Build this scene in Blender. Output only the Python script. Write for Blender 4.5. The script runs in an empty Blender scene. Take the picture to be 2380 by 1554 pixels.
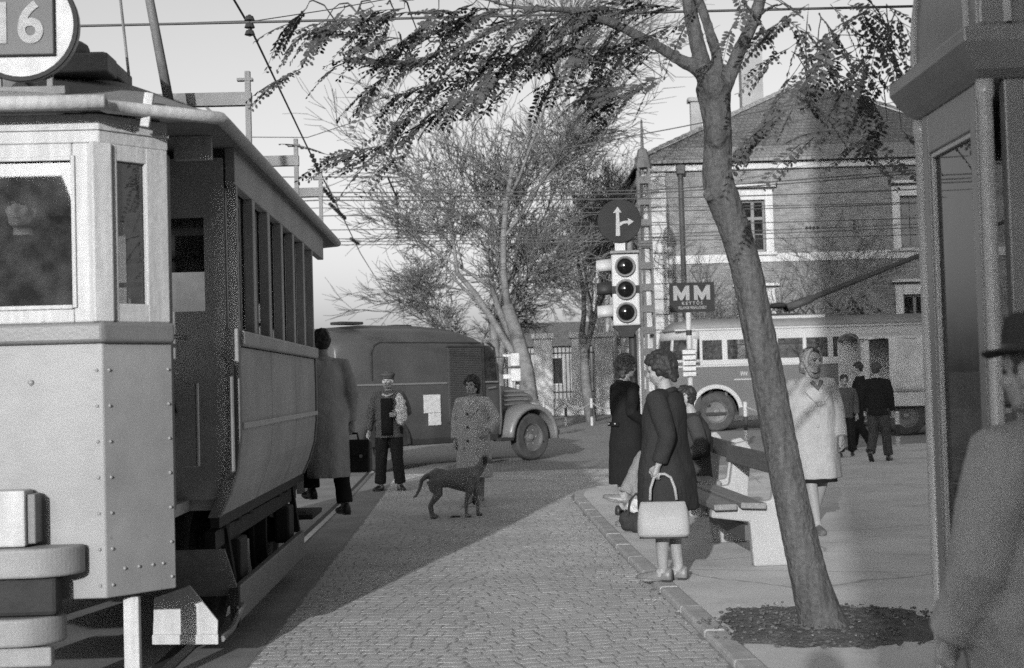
import bpy, bmesh, math, random
from mathutils import Vector, Matrix, Euler

random.seed(7)
rad = math.radians
scene = bpy.context.scene
COL = scene.collection

# ------------------------------------------------------------------ camera
EYE = 1.45
FOC = 3306.0                      # focal length in pixels of a 2380 px wide frame (50 mm on 36 mm film)
PITCH = math.atan((893 - 777) / FOC)
ROLL = rad(1.6)
cF = Vector((0, math.cos(PITCH), math.sin(PITCH)))
_r0 = Vector((1, 0, 0)); _u0 = Vector((0, -math.sin(PITCH), math.cos(PITCH)))
cR = math.cos(ROLL) * _r0 - math.sin(ROLL) * _u0
cU = math.cos(ROLL) * _u0 + math.sin(ROLL) * _r0
cam_data = bpy.data.cameras.new('camera')
cam_data.sensor_width = 36.0
cam_data.lens = 50.0
cam_data.clip_start = 0.05
cam_data.clip_end = 4000
cam_data.dof.use_dof = True
cam_data.dof.focus_distance = 11.5
cam_data.dof.aperture_fstop = 3.8
cam = bpy.data.objects.new('camera', cam_data)
COL.objects.link(cam)
rot = Matrix((cR, cU, -cF)).transposed()
cam.matrix_world = Matrix.Translation((0, 0, EYE)) @ rot.to_4x4()
scene.camera = cam

def at(px, py, Y):
    d = cF + cR * ((px - 1190) / FOC) - cU * ((py - 777) / FOC)
    return Vector((0, 0, EYE)) + d * (Y / d.y)
def gp(px, py, z=0.0):
    d = cF + cR * ((px - 1190) / FOC) - cU * ((py - 777) / FOC)
    return Vector((0, 0, EYE)) + d * ((z - EYE) / d.z)

# ------------------------------------------------------------------ light
SUN_AZ = math.atan(0.21)          # light travels to +Y and a little to +X
SUN_EL = rad(12.5)
world = bpy.data.worlds.new('World'); scene.world = world
world.use_nodes = True
wn = world.node_tree.nodes; wl = world.node_tree.links
bg = wn['Background']
sky = wn.new('ShaderNodeTexSky'); sky.sky_type = 'NISHITA'
sky.sun_disc = False
sky.sun_elevation = SUN_EL
sky.sun_rotation = SUN_AZ + math.pi
sky.air_density = 1.0; sky.dust_density = 3.0; sky.ozone_density = 1.0
bw = wn.new('ShaderNodeRGBToBW')
wl.new(sky.outputs[0], bw.inputs[0]); wl.new(bw.outputs[0], bg.inputs[0])
bg.inputs[1].default_value = 0.145
sd = bpy.data.lights.new('sun', 'SUN'); sd.energy = 2.5; sd.angle = rad(0.55); sd.color = (1, 1, 1)
sun = bpy.data.objects.new('sun', sd); COL.objects.link(sun)
ldir = Vector((math.sin(SUN_AZ) * math.cos(SUN_EL), math.cos(SUN_AZ) * math.cos(SUN_EL), -math.sin(SUN_EL)))
sun.rotation_euler = ldir.to_track_quat('-Z', 'Y').to_euler()
sun.location = (-5, -30, 20)
scene.view_settings.view_transform = 'Standard'
scene.view_settings.look = 'None'
scene.view_settings.gamma = 1.0
scene.view_settings.exposure = 0.65
scene.cycles.use_denoising = False
scene.cycles.max_bounces = 6
scene.cycles.use_adaptive_sampling = False
scene.cycles.sample_clamp_indirect = 0.35
scene.cycles.blur_glossy = 1.0
scene.cycles.caustics_reflective = False
scene.cycles.caustics_refractive = False
scene.cycles.transparent_max_bounces = 12

# ------------------------------------------------------------------ materials (all neutral: black-and-white film)
MATS = {}
def mat(name, v, rough=0.75, scale=6.0, amp=0.12, bump=0.15, bscale=60.0, metal=0.0, fine=0.06, spec=0.35, streak=None, bdist=0.01, wrinkle=0, chips=0):
    if name in MATS: return MATS[name]
    m = bpy.data.materials.new(name); m.use_nodes = True
    n = m.node_tree.nodes; l = m.node_tree.links
    p = n['Principled BSDF']
    tc = n.new('ShaderNodeTexCoord')
    n1 = n.new('ShaderNodeTexNoise'); n1.inputs['Scale'].default_value = scale; n1.inputs['Detail'].default_value = 5
    n1.inputs['Roughness'].default_value = 0.6
    n2 = n.new('ShaderNodeTexNoise'); n2.inputs['Scale'].default_value = bscale; n2.inputs['Detail'].default_value = 4
    src = tc.outputs['Object']
    if streak:
        mp = n.new('ShaderNodeMapping'); mp.inputs['Scale'].default_value = streak
        l.new(src, mp.inputs[0]); l.new(mp.outputs[0], n1.inputs[0])
    else:
        l.new(src, n1.inputs[0])
    l.new(src, n2.inputs[0])
    a = n.new('ShaderNodeMapRange'); a.inputs[1].default_value = 0.3; a.inputs[2].default_value = 0.7
    a.inputs[3].default_value = 1 - amp; a.inputs[4].default_value = 1 + amp
    l.new(n1.outputs[0], a.inputs[0])
    b = n.new('ShaderNodeMapRange'); b.inputs[1].default_value = 0.3; b.inputs[2].default_value = 0.7
    b.inputs[3].default_value = 1 - fine; b.inputs[4].default_value = 1 + fine
    l.new(n2.outputs[0], b.inputs[0])
    mu = n.new('ShaderNodeMath'); mu.operation = 'MULTIPLY'
    l.new(a.outputs[0], mu.inputs[0]); l.new(b.outputs[0], mu.inputs[1])
    m2 = n.new('ShaderNodeMath'); m2.operation = 'MULTIPLY'; m2.inputs[1].default_value = v
    l.new(mu.outputs[0], m2.inputs[0])
    l.new(m2.outputs[0], p.inputs['Base Color'])
    p.inputs['Roughness'].default_value = rough
    p.inputs['Metallic'].default_value = metal
    p.inputs['Specular IOR Level'].default_value = spec
    if chips:                      # worn spots with a shape of their own
        n3 = n.new('ShaderNodeTexNoise'); n3.inputs['Scale'].default_value = 14; n3.inputs['Detail'].default_value = 8; n3.inputs['Roughness'].default_value = .75
        l.new(src, n3.inputs[0])
        c3 = n.new('ShaderNodeMapRange'); c3.inputs[1].default_value = .64; c3.inputs[2].default_value = .70; c3.inputs[3].default_value = 1; c3.inputs[4].default_value = 1 - chips
        l.new(n3.outputs[0], c3.inputs[0])
        m3 = n.new('ShaderNodeMath'); m3.operation = 'MULTIPLY'; l.new(m2.outputs[0], m3.inputs[0]); l.new(c3.outputs[0], m3.inputs[1])
        l.new(m3.outputs[0], p.inputs['Base Color'])
    prev = None
    if wrinkle:
        mpw = n.new('ShaderNodeMapping'); mpw.inputs['Scale'].default_value = (1.6, 1.6, .7); l.new(src, mpw.inputs[0])
        nw = n.new('ShaderNodeTexNoise'); nw.inputs['Scale'].default_value = 9; nw.inputs['Detail'].default_value = 3; nw.inputs['Distortion'].default_value = 1.2
        l.new(mpw.outputs[0], nw.inputs[0])
        prev = n.new('ShaderNodeBump'); prev.inputs['Strength'].default_value = wrinkle; prev.inputs['Distance'].default_value = .05
        l.new(nw.outputs[0], prev.inputs['Height']); l.new(prev.outputs[0], p.inputs['Normal'])
    if bump:
        bp = n.new('ShaderNodeBump'); bp.inputs['Strength'].default_value = bump; bp.inputs['Distance'].default_value = bdist
        l.new(n2.outputs[0], bp.inputs['Height']); l.new(bp.outputs[0], p.inputs['Normal'])
        if prev: l.new(prev.outputs[0], bp.inputs['Normal'])
    MATS[name] = m
    return m

def glass_mat(name, tint=0.85, dirt=0.18, dirtv=0.35, rough=0.03):
    if name in MATS: return MATS[name]
    m = bpy.data.materials.new(name); m.use_nodes = True
    n = m.node_tree.nodes; l = m.node_tree.links
    out = n['Material Output']; p = n['Principled BSDF']
    p.inputs['Base Color'].default_value = (dirtv, dirtv, dirtv, 1); p.inputs['Roughness'].default_value = 0.9
    tr = n.new('ShaderNodeBsdfTransparent'); tr.inputs[0].default_value = (tint, tint, tint, 1)
    gl = n.new('ShaderNodeBsdfGlossy'); gl.inputs['Roughness'].default_value = rough
    fr = n.new('ShaderNodeFresnel'); fr.inputs[0].default_value = 1.6
    mx = n.new('ShaderNodeMixShader'); l.new(fr.outputs[0], mx.inputs[0]); l.new(tr.outputs[0], mx.inputs[1]); l.new(gl.outputs[0], mx.inputs[2])
    nz = n.new('ShaderNodeTexNoise'); nz.inputs['Scale'].default_value = 9; nz.inputs['Detail'].default_value = 6
    tc = n.new('ShaderNodeTexCoord'); l.new(tc.outputs['Object'], nz.inputs[0])
    mr = n.new('ShaderNodeMapRange'); mr.inputs[1].default_value = 0.35; mr.inputs[2].default_value = 0.75
    mr.inputs[3].default_value = dirt * 0.4; mr.inputs[4].default_value = dirt * 1.8
    l.new(nz.outputs[0], mr.inputs[0])
    m2 = n.new('ShaderNodeMixShader'); l.new(mr.outputs[0], m2.inputs[0]); l.new(mx.outputs[0], m2.inputs[1]); l.new(p.outputs[0], m2.inputs[2])
    l.new(m2.outputs[0], out.inputs[0])
    MATS[name] = m
    return m

def brick_mat(name, c1, c2, mortar, bw_, bh, mort, axes='XZ', bump=0.4, rough=0.9, offset=0.5, bdist=0.01, noise=0.25):
    if name in MATS: return MATS[name]
    m = bpy.data.materials.new(name); m.use_nodes = True
    n = m.node_tree.nodes; l = m.node_tree.links; p = n['Principled BSDF']
    tc = n.new('ShaderNodeTexCoord'); sp = n.new('ShaderNodeSeparateXYZ'); cb = n.new('ShaderNodeCombineXYZ')
    l.new(tc.outputs['Object'], sp.inputs[0])
    idx = {'X': 0, 'Y': 1, 'Z': 2}
    l.new(sp.outputs[idx[axes[0]]], cb.inputs[0]); l.new(sp.outputs[idx[axes[1]]], cb.inputs[1])
    wv = n.new('ShaderNodeTexNoise'); wv.inputs['Scale'].default_value = 1.2; wv.inputs['Detail'].default_value = 2
    l.new(cb.outputs[0], wv.inputs[0])
    mixv = n.new('ShaderNodeMix'); mixv.data_type = 'VECTOR'; mixv.inputs[0].default_value = 0.03
    br = n.new('ShaderNodeTexBrick')
    br.inputs['Color1'].default_value = (c1, c1, c1, 1); br.inputs['Color2'].default_value = (c2, c2, c2, 1)
    br.inputs['Mortar'].default_value = (mortar, mortar, mortar, 1)
    br.inputs['Scale'].default_value = 1.0; br.inputs['Brick Width'].default_value = bw_; br.inputs['Row Height'].default_value = bh
    br.inputs['Mortar Size'].default_value = mort; br.inputs['Mortar Smooth'].default_value = 0.3
    br.offset = offset
    l.new(cb.outputs[0], br.inputs['Vector'])
    nz = n.new('ShaderNodeTexNoise'); nz.inputs['Scale'].default_value = 2.2; nz.inputs['Detail'].default_value = 7; nz.inputs['Roughness'].default_value = 0.7
    l.new(tc.outputs['Object'], nz.inputs[0])
    mr = n.new('ShaderNodeMapRange'); mr.inputs[1].default_value = 0.3; mr.inputs[2].default_value = 0.7
    mr.inputs[3].default_value = 1 - noise; mr.inputs[4].default_value = 1 + noise
    l.new(nz.outputs[0], mr.inputs[0])
    mu = n.new('ShaderNodeVectorMath'); mu.operation = 'SCALE'
    l.new(br.outputs['Color'], mu.inputs[0]); l.new(mr.outputs[0], mu.inputs['Scale'])
    l.new(mu.outputs[0], p.inputs['Base Color'])
    p.inputs['Roughness'].default_value = rough; p.inputs['Specular IOR Level'].default_value = 0.2
    inv = n.new('ShaderNodeMath'); inv.operation = 'SUBTRACT'; inv.inputs[0].default_value = 1; l.new(br.outputs['Fac'], inv.inputs[1])
    bp = n.new('ShaderNodeBump'); bp.inputs['Strength'].default_value = bump; bp.inputs['Distance'].default_value = bdist
    l.new(inv.outputs[0], bp.inputs['Height']); l.new(bp.outputs[0], p.inputs['Normal'])
    MATS[name] = m
    return m

# ------------------------------------------------------------------ mesh helpers
class MB:
    def __init__(s): s.v = []; s.f = []
    def add(s, vs, fs):
        o = len(s.v); s.v += [tuple(x) for x in vs]; s.f += [tuple(i + o for i in q) for q in fs]; return s
    def box(s, x0, x1, y0, y1, z0, z1):
        return s.add([(x0,y0,z0),(x1,y0,z0),(x1,y1,z0),(x0,y1,z0),(x0,y0,z1),(x1,y0,z1),(x1,y1,z1),(x0,y1,z1)],
                     [(0,3,2,1),(4,5,6,7),(0,1,5,4),(1,2,6,5),(2,3,7,6),(3,0,4,7)])
    def obox(s, c, size, rx=0, ry=0, rz=0):
        m = Matrix.Translation(c) @ Euler((rx, ry, rz)).to_matrix().to_4x4()
        a, b, d = size[0]/2, size[1]/2, size[2]/2
        t = MB().box(-a, a, -b, b, -d, d)
        return s.add([m @ Vector(q) for q in t.v], t.f)
    def beam(s, p, q, w, h, up=(0,0,1)):
        p = Vector(p); q = Vector(q); d = (q - p).normalized(); up = Vector(up)
        if abs(d.dot(up)) > .98: up = Vector((0,1,0))
        a = d.cross(up).normalized() * (w/2); b = a.cross(d).normalized() * (h/2)
        vs = [p-a-b, p+a-b, p+a+b, p-a+b, q-a-b, q+a-b, q+a+b, q-a+b]
        return s.add(vs, [(0,1,2,3),(7,6,5,4),(0,4,5,1),(1,5,6,2),(2,6,7,3),(3,7,4,0)])
    def loft(s, rings, caps=True, closed=True):
        o = len(s.v); n = len(rings[0])
        for r in rings: s.v += [tuple(x) for x in r]
        for i in range(len(rings)-1):
            for j in range(n if closed else n-1):
                k = (j+1) % n
                s.f.append((o+i*n+j, o+i*n+k, o+(i+1)*n+k, o+(i+1)*n+j))
        if caps:
            s.f.append(tuple(o+j for j in range(n-1,-1,-1)))
            s.f.append(tuple(o+(len(rings)-1)*n+j for j in range(n)))
        return s
    def tube(s, pts, rads, n=8, caps=True, flat=None):
        pts = [Vector(p) for p in pts]
        if not hasattr(rads, '__len__'): rads = [rads]*len(pts)
        rings = []; up = None
        for i, p in enumerate(pts):
            d = (pts[min(i+1,len(pts)-1)] - pts[max(i-1,0)]).normalized()
            if up is None:
                up = Vector((0,0,1)) if abs(d.z) < .9 else Vector((0,1,0))
            a = up.cross(d)
            if a.length < 1e-4: a = Vector((1,0,0)).cross(d)
            a.normalize(); b = d.cross(a).normalized(); up = b
            r = rads[i]; fl = 1 if flat is None else flat
            rings.append([p + a*(r*math.cos(2*math.pi*j/n)) + b*(r*fl*math.sin(2*math.pi*j/n)) for j in range(n)])
        return s.loft(rings, caps)
    def sphere(s, c, rx, ry=None, rz=None, n=10, m=7, rot=None):
        ry = rx if ry is None else ry; rz = rx if rz is None else rz
        rings = []
        c = Vector(c); vs = []
        for i in range(1, m):
            t = math.pi*i/m
            vs.append([Vector((rx*math.sin(t)*math.cos(2*math.pi*j/n), ry*math.sin(t)*math.sin(2*math.pi*j/n), -rz*math.cos(t))) for j in range(n)])
        top = Vector((0,0,rz)); bot = Vector((0,0,-rz))
        R = rot if rot is not None else Matrix.Identity(3)
        o = len(s.v)
        for r in vs: s.v += [tuple(c + R @ q) for q in r]
        s.v += [tuple(c + R @ bot), tuple(c + R @ top)]
        for i in range(m-2):
            for j in range(n):
                k = (j+1) % n
                s.f.append((o+i*n+j, o+i*n+k, o+(i+1)*n+k, o+(i+1)*n+j))
        B = o+(m-1)*n; T = B+1
        for j in range(n):
            k = (j+1) % n
            s.f.append((B, o+k, o+j)); s.f.append((T, o+(m-2)*n+j, o+(m-2)*n+k))
        return s
    def lathe(s, prof, n=24, c=(0,0,0), axis='Z', caps=True):
        c = Vector(c); rings = []
        for r, h in prof:
            ring = []
            for j in range(n):
                a = 2*math.pi*j/n; x = r*math.cos(a); y = r*math.sin(a)
                ring.append(c + (Vector((x,y,h)) if axis == 'Z' else Vector((x,h,-y)) if axis == 'Y' else Vector((h,x,y))))
            rings.append(ring)
        return s.loft(rings, caps)
    def prism(s, poly, fn0, fn1):
        n = len(poly)
        a = [fn0(*p) for p in poly]; b = [fn1(*p) for p in poly]
        return s.add(a+b, [tuple(range(n-1,-1,-1)), tuple(range(n,2*n))] + [(i,(i+1)%n,n+(i+1)%n,n+i) for i in range(n)])
    def sheet(s, grid):                     # open grid of points
        o = len(s.v); n = len(grid[0])
        for r in grid: s.v += [tuple(x) for x in r]
        for i in range(len(grid)-1):
            for j in range(n-1):
                s.f.append((o+i*n+j, o+i*n+j+1, o+(i+1)*n+j+1, o+(i+1)*n+j))
        return s
    def mesh(s, name, m, smooth=False):
        me = bpy.data.meshes.new(name); me.from_pydata(s.v, [], s.f); me.update()
        bm = bmesh.new(); bm.from_mesh(me); bmesh.ops.recalc_face_normals(bm, faces=bm.faces); bm.to_mesh(me); bm.free()
        if m: me.materials.append(m)
        if smooth:
            me.polygons.foreach_set('use_smooth', [True]*len(me.polygons))
        return me
    def build(s, name, m, parent=None, smooth=False, bevel=0, seg=2, remesh=0, smo=0, solid=0, subsurf=0, autos=None, disp=None):
        o = bpy.data.objects.new(name, s.mesh(name, m, smooth or bool(remesh) or bool(subsurf)))
        COL.objects.link(o)
        if parent: o.parent = parent
        if solid:
            q = o.modifiers.new('solid', 'SOLIDIFY'); q.thickness = solid; q.offset = 0
        if remesh:
            q = o.modifiers.new('remesh', 'REMESH'); q.mode = 'VOXEL'; q.voxel_size = remesh; q.use_smooth_shade = True
            if smo:
                q = o.modifiers.new('smooth', 'SMOOTH'); q.factor = 0.5; q.iterations = smo
            if disp:
                t = bpy.data.textures.new(name, 'CLOUDS'); t.noise_scale = disp[1]; t.noise_depth = 2
                q = o.modifiers.new('folds', 'DISPLACE'); q.texture = t; q.strength = disp[0]; q.mid_level = 0.5; q.texture_coords = 'LOCAL'
        if subsurf:
            q = o.modifiers.new('sub', 'SUBSURF'); q.levels = subsurf; q.render_levels = subsurf
        if bevel:
            q = o.modifiers.new('bevel', 'BEVEL'); q.width = bevel; q.segments = seg; q.limit_method = 'ANGLE'; q.angle_limit = rad(35)
        return o

def tag(o, label, cat=None, group=None):
    o['label'] = label
    if cat: o['category'] = cat
    if group: o['group'] = group
    return o
def thing(name, label, cat, loc=(0,0,0), rz=0, group=None):
    o = bpy.data.objects.new(name, None); COL.objects.link(o)
    o.empty_display_size = 0.2
    o.location = loc; o.rotation_euler = (0, 0, rz)
    return tag(o, label, cat, group)
def structure(o): o['kind'] = 'structure'; return o
def stuff(o): o['kind'] = 'stuff'; return o
def copy_tree(o, parent=None):
    c = o.copy(); COL.objects.link(c); c.parent = parent
    for ch in list(o.children): copy_tree(ch, c)
    return c
def text(name, body, size, m, parent, loc, rotm, depth=0.004, bold=0.0, sx=1.0):
    cu = bpy.data.curves.new(name, 'FONT'); cu.body = body; cu.size = size; cu.align_x = 'CENTER'; cu.align_y = 'CENTER'
    cu.extrude = depth; cu.offset = bold
    tmp = bpy.data.objects.new('tmp', cu); COL.objects.link(tmp)
    bpy.context.view_layer.update()
    me = bpy.data.meshes.new_from_object(tmp.evaluated_get(bpy.context.evaluated_depsgraph_get()))
    bpy.data.objects.remove(tmp)
    me.materials.clear(); me.materials.append(m); me.name = name
    M4 = Matrix.Translation(loc) @ rotm.to_4x4() @ Matrix.Diagonal((sx,1,1,1))
    me.transform(M4)
    o = bpy.data.objects.new(name, me); COL.objects.link(o)
    if parent: o.parent = parent
    return o
UPR = Euler((rad(90), 0, 0)).to_matrix()      # text standing up, read from -Y

# ------------------------------------------------------------------ the setting
m_ground = mat('ground_dust', 0.16, 0.95, 0.4, 0.2, 0.2, 30)
m_setts_far = brick_mat('far_setts', 0.26, 0.31, 0.15, 0.13, 0.10, 0.010, 'XY', 0.4, 0.85, noise=0.18)
m_sett = mat('sett_granite', 0.43, 0.85, 1.1, 0.20, 0.3, 60, fine=0.10)
m_joint = mat('joint_dirt', 0.23, 0.95, 8, 0.3, 0.3, 60)
def pave_mat():
    m = mat('pavement_asphalt', 0.54, 0.9, 1.1, 0.14, 0.30, 140, fine=0.12, bdist=0.004)
    n = m.node_tree.nodes; l = m.node_tree.links; p = n['Principled BSDF']
    src = p.inputs['Base Color'].links[0].from_socket
    tc = n.new('ShaderNodeTexCoord')
    def chain_(node, out, a, b, c, d, prev_):
        mr = n.new('ShaderNodeMapRange'); mr.inputs[1].default_value = a; mr.inputs[2].default_value = b; mr.inputs[3].default_value = c; mr.inputs[4].default_value = d
        l.new(node.outputs[out], mr.inputs[0])
        mu = n.new('ShaderNodeMath'); mu.operation = 'MULTIPLY'; l.new(prev_, mu.inputs[0]); l.new(mr.outputs[0], mu.inputs[1]); return mu.outputs[0]
    nd = n.new('ShaderNodeTexNoise'); nd.inputs['Scale'].default_value = 2.5; nd.inputs['Detail'].default_value = 4
    l.new(tc.outputs['Object'], nd.inputs[0])
    mx = n.new('ShaderNodeMix'); mx.data_type = 'VECTOR'; mx.inputs[0].default_value = .16
    l.new(tc.outputs['Object'], mx.inputs[4]); l.new(nd.outputs['Color'], mx.inputs[5])
    v = n.new('ShaderNodeTexVoronoi'); v.feature = 'DISTANCE_TO_EDGE'; v.inputs['Scale'].default_value = .55
    l.new(mx.outputs[1], v.inputs['Vector'])
    o_ = chain_(v, 'Distance', .002, .007, .62, 1.0, src)
    st = n.new('ShaderNodeTexNoise'); st.inputs['Scale'].default_value = 3.3; st.inputs['Detail'].default_value = 6; st.inputs['Roughness'].default_value = .7
    l.new(tc.outputs['Object'], st.inputs[0])
    o_ = chain_(st, 0, .56, .74, 1.0, .72, o_)
    sp = n.new('ShaderNodeTexVoronoi'); sp.inputs['Scale'].default_value = 5.5; l.new(tc.outputs['Object'], sp.inputs['Vector'])
    o_ = chain_(sp, 'Distance', .05, .09, .7, 1.0, o_)
    l.new(o_, p.inputs['Base Color'])
    return m
m_pave = pave_mat()
m_kerb = mat('kerb_granite', 0.36, 0.8, 5, 0.2, 0.3, 60)
m_track = mat('track_concrete', 0.21, 0.85, 2.0, 0.2, 0.3, 70)
m_rail = mat('rail_steel', 0.45, 0.28, 8, 0.2, 0.05, 60, metal=0.9)
m_groove = mat('rail_groove', 0.03, 0.8)
m_soil = mat('pit_soil', 0.11, 0.98, 9, 0.35, 0.8, 50, fine=0.25, bdist=0.03)
m_leafdry = mat('dry_leaf', 0.42, 0.8, 20, 0.3, 0.1)

structure(MB().sheet([[(-1500,-300,-0.03),(1500,-300,-0.03)],[(-1500,2600,-0.03),(1500,2600,-0.03)]]).build('ground', m_ground))
def railx(Y): return -1.64 - 0.03*Y - 0.0008*max(0, Y-14)**2
road = structure(MB().sheet([[(-14,-6,-0.0035),(30,-6,-0.0035)],[(-14,62,-0.0035),(30,62,-0.0035)]]).build('road', m_setts_far))
# a smoother bed along the tram track, butted against the setts
ys = [-6 + i*1.0 for i in range(61)]
tr = MB(); tr.sheet([[(railx(y)+0.42, y, -0.002) for y in ys], [(railx(y)-2.4, y, -0.002) for y in ys]])
structure(tr.build('track_bed', m_track))
for off in (0, -1.435):
    r_ = MB(); g_ = MB()
    prof = [(-0.03,-0.003),(0.03,-0.003),(0.03,0.006),(-0.03,0.006)]
    r_.loft([[(railx(y)+off+a, y, b) for a, b in prof] for y in ys])
    o = structure(r_.build('tram_rail', m_rail))
    g_.loft([[(railx(y)+off-0.065+a, y, b) for a, b in ((-0.03,-0.003),(0.03,-0.003),(0.03,0.001),(-0.03,0.001))] for y in ys])
    g_.build('rail_groove', m_groove, o)

# kerb line of the stop island (X, Y)
KERB = [(1.16,2.0),(1.14,4.0),(1.10,6.0),(1.06,7.3),(0.98,9.3),(0.90,11.0),(0.84,12.5),(0.77,15.0),(0.71,17.2),(0.70,17.9),(0.78,18.5),(1.0,19.05),(1.45,19.7),(2.4,21.3),(4.4,25.0),(7.0,28.0),(12,30.0),(28,30.5)]
def resample(pts, step):
    out = [Vector((*pts[0],0))]; acc = 0
    for a, b in zip(pts, pts[1:]):
        a = Vector((*a,0)); b = Vector((*b,0)); L = (b-a).length; t = step - acc
        while t < L:
            out.append(a.lerp(b, t/L)); t += step
        acc = (acc + L) % step
    out.append(Vector((*pts[-1],0)))
    return out
KZ = 0.045
def kerbx(Y):
    for a, b in zip(KERB, KERB[1:]):
        if a[1] <= Y <= b[1]: return a[0] + (b[0]-a[0])*(Y-a[1])/(b[1]-a[1])
    return 1.15
# pavement: slab polygon inset behind the kerb stones
def offset(pts, d):
    out = []
    for i, p in enumerate(pts):
        a = Vector((*pts[max(i-1,0)],0)); b = Vector((*pts[min(i+1,len(pts)-1)],0))
        t = (b-a).normalized(); n_ = Vector((t.y,-t.x,0)); out.append((p[0]+n_.x*d, p[1]+n_.y*d))
    return out
KI = offset(KERB, 0.13)
pv = MB()
poly = KI + [(28,-5),(1.16+0.13,-5)]
n = len(poly)
pv.add([(x,y,KZ) for x,y in poly]+[(x,y,-0.02) for x,y in poly], [tuple(range(n)), tuple(range(2*n-1,n-1,-1))]+[(i,(i+1)%n,n+(i+1)%n,n+i) for i in range(n)])
pavement = structure(pv.build('pavement', m_pave))
rs = resample(KERB[:14], 0.86)
for a, b in zip(rs, rs[1:]):
    t = (b-a); L = t.length
    if L < 0.1: continue
    t.normalize(); nn = Vector((t.y,-t.x,0)); g = 0.006
    p0 = a + t*g; p1 = b - t*g; w = 0.128; zt = KZ + random.uniform(-0.004, 0.004)
    q = [p0, p1, p1+nn*w, p0+nn*w]
    k = MB(); k.add([(v.x,v.y,-0.02) for v in q]+[(v.x,v.y,zt) for v in q], [(0,1,2,3),(4,5,6,7),(0,1,5,4),(1,2,6,5),(2,3,7,6),(3,0,4,7)])
    k.build('kerb_stone', m_kerb, pavement, bevel=0.014)

from mathutils import noise as mnoise
# granite setts: rows across the road, slightly wavy; the 300 largest in view are objects of their own
def sett_mesh(seed):
    r = random.Random(seed); k = MB()
    a = 0.5; b = 0.5; c = 0.482; d = 0.476
    j = lambda s: r.uniform(-s, s)
    base = [(-a,-b,-0.018),(a,-b,-0.018),(a,b,-0.018),(-a,b,-0.018)]
    mid = [(-a+j(.03),-b+j(.03),-0.0012),(a+j(.03),-b+j(.03),-0.0012),(a+j(.03),b+j(.03),-0.0012),(-a+j(.03),b+j(.03),-0.0012)]
    top = [(-c+j(.012),-d+j(.012),0.0+j(.0004)),(c+j(.012),-d+j(.012),0.0+j(.0004)),(c+j(.012),d+j(.012),0.0+j(.0004)),(-c+j(.012),d+j(.012),0.0+j(.0004))]
    vs = base+mid+top
    return vs, [(8,9,10,11)]+[(i,(i+1)%4,4+(i+1)%4,4+i) for i in range(4)]+[(4+i,4+(i+1)%4,8+(i+1)%4,8+i) for i in range(4)]
variants = [sett_mesh(i) for i in range(8)]
vmeshes = []
for vs, fs in variants:
    k = MB(); k.add(vs, fs); vmeshes.append(k.mesh('sett', m_sett, False))
rest = MB(); cand = []
def arc(x, y): return 0.17*abs(math.sin((x+.3)*1.35)) + 0.05*mnoise.noise(Vector((x*1.1, y*.6, 2)))
y = 5.0; row = 0
while y < 23.5:
    depth = random.uniform(0.088, 0.115)
    x0 = railx(y) + 0.425; x1 = (kerbx(y) if y < 18.2 else 3.0 + (y-18)*0.9) - 0.01
    if y >= 18.2: x1 = min(x1, 0.72 + (y-18.2)*0.55)
    x = x0 - (0.1 if row % 2 else 0) * 0 + random.uniform(0, 0.02)
    first = True
    while x < x1 - 0.04:
        w = random.uniform(0.085, 0.165)
        if first and row % 2: w *= 0.55
        first = False
        w = min(w, x1 - x)
        cx = x + w/2; cy = y + depth/2 + arc(cx, y) + random.uniform(-.008,.008)
        cand.append((cx, cy, w-0.009, depth-0.009, (arc(cx+.05,y)-arc(cx-.05,y))/.1 + random.uniform(-0.07,0.07), random.uniform(-0.0006,0.0004), random.randrange(8)))
        x += w
    y += depth; row += 1
def infr(c):
    d = Vector((c[0], c[1], 0)) - Vector((0,0,EYE)); w = d.dot(cF)
    px = 1190 + FOC*d.dot(cR)/w; py = 777 - FOC*d.dot(cU)/w
    return 0 < px < 2380 and 0 < py < 1554
vis = sorted([c for c in cand if infr(c)], key=lambda c: c[1])
near = set(id(c) for c in vis[:300])
for c in cand:
    cx, cy, w, d, a, dz, vi = c
    if id(c) in near:
        o = bpy.data.objects.new('sett', vmeshes[vi]); COL.objects.link(o); o.parent = road
        o.location = (cx, cy, dz); o.scale = (w, d, 1); o.rotation_euler = (random.uniform(-.003,.003), random.uniform(-.003,.003), a)
    else:
        vs, fs = variants[vi]; ca, sa = math.cos(a), math.sin(a)
        rest.add([(cx+vx*w*ca-vy*d*sa, cy+vx*w*sa+vy*d*ca, vz+dz) for vx,vy,vz in vs], fs)
stuff(rest.build('setts', m_sett, road))
jy = [4.6 + .5*i for i in range(39)]
MB().sheet([[(railx(v)+.423, v, -0.0011) for v in jy], [(3.6, v, -0.0011) for v in jy]]).build('joint_sand', m_joint, road)

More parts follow.
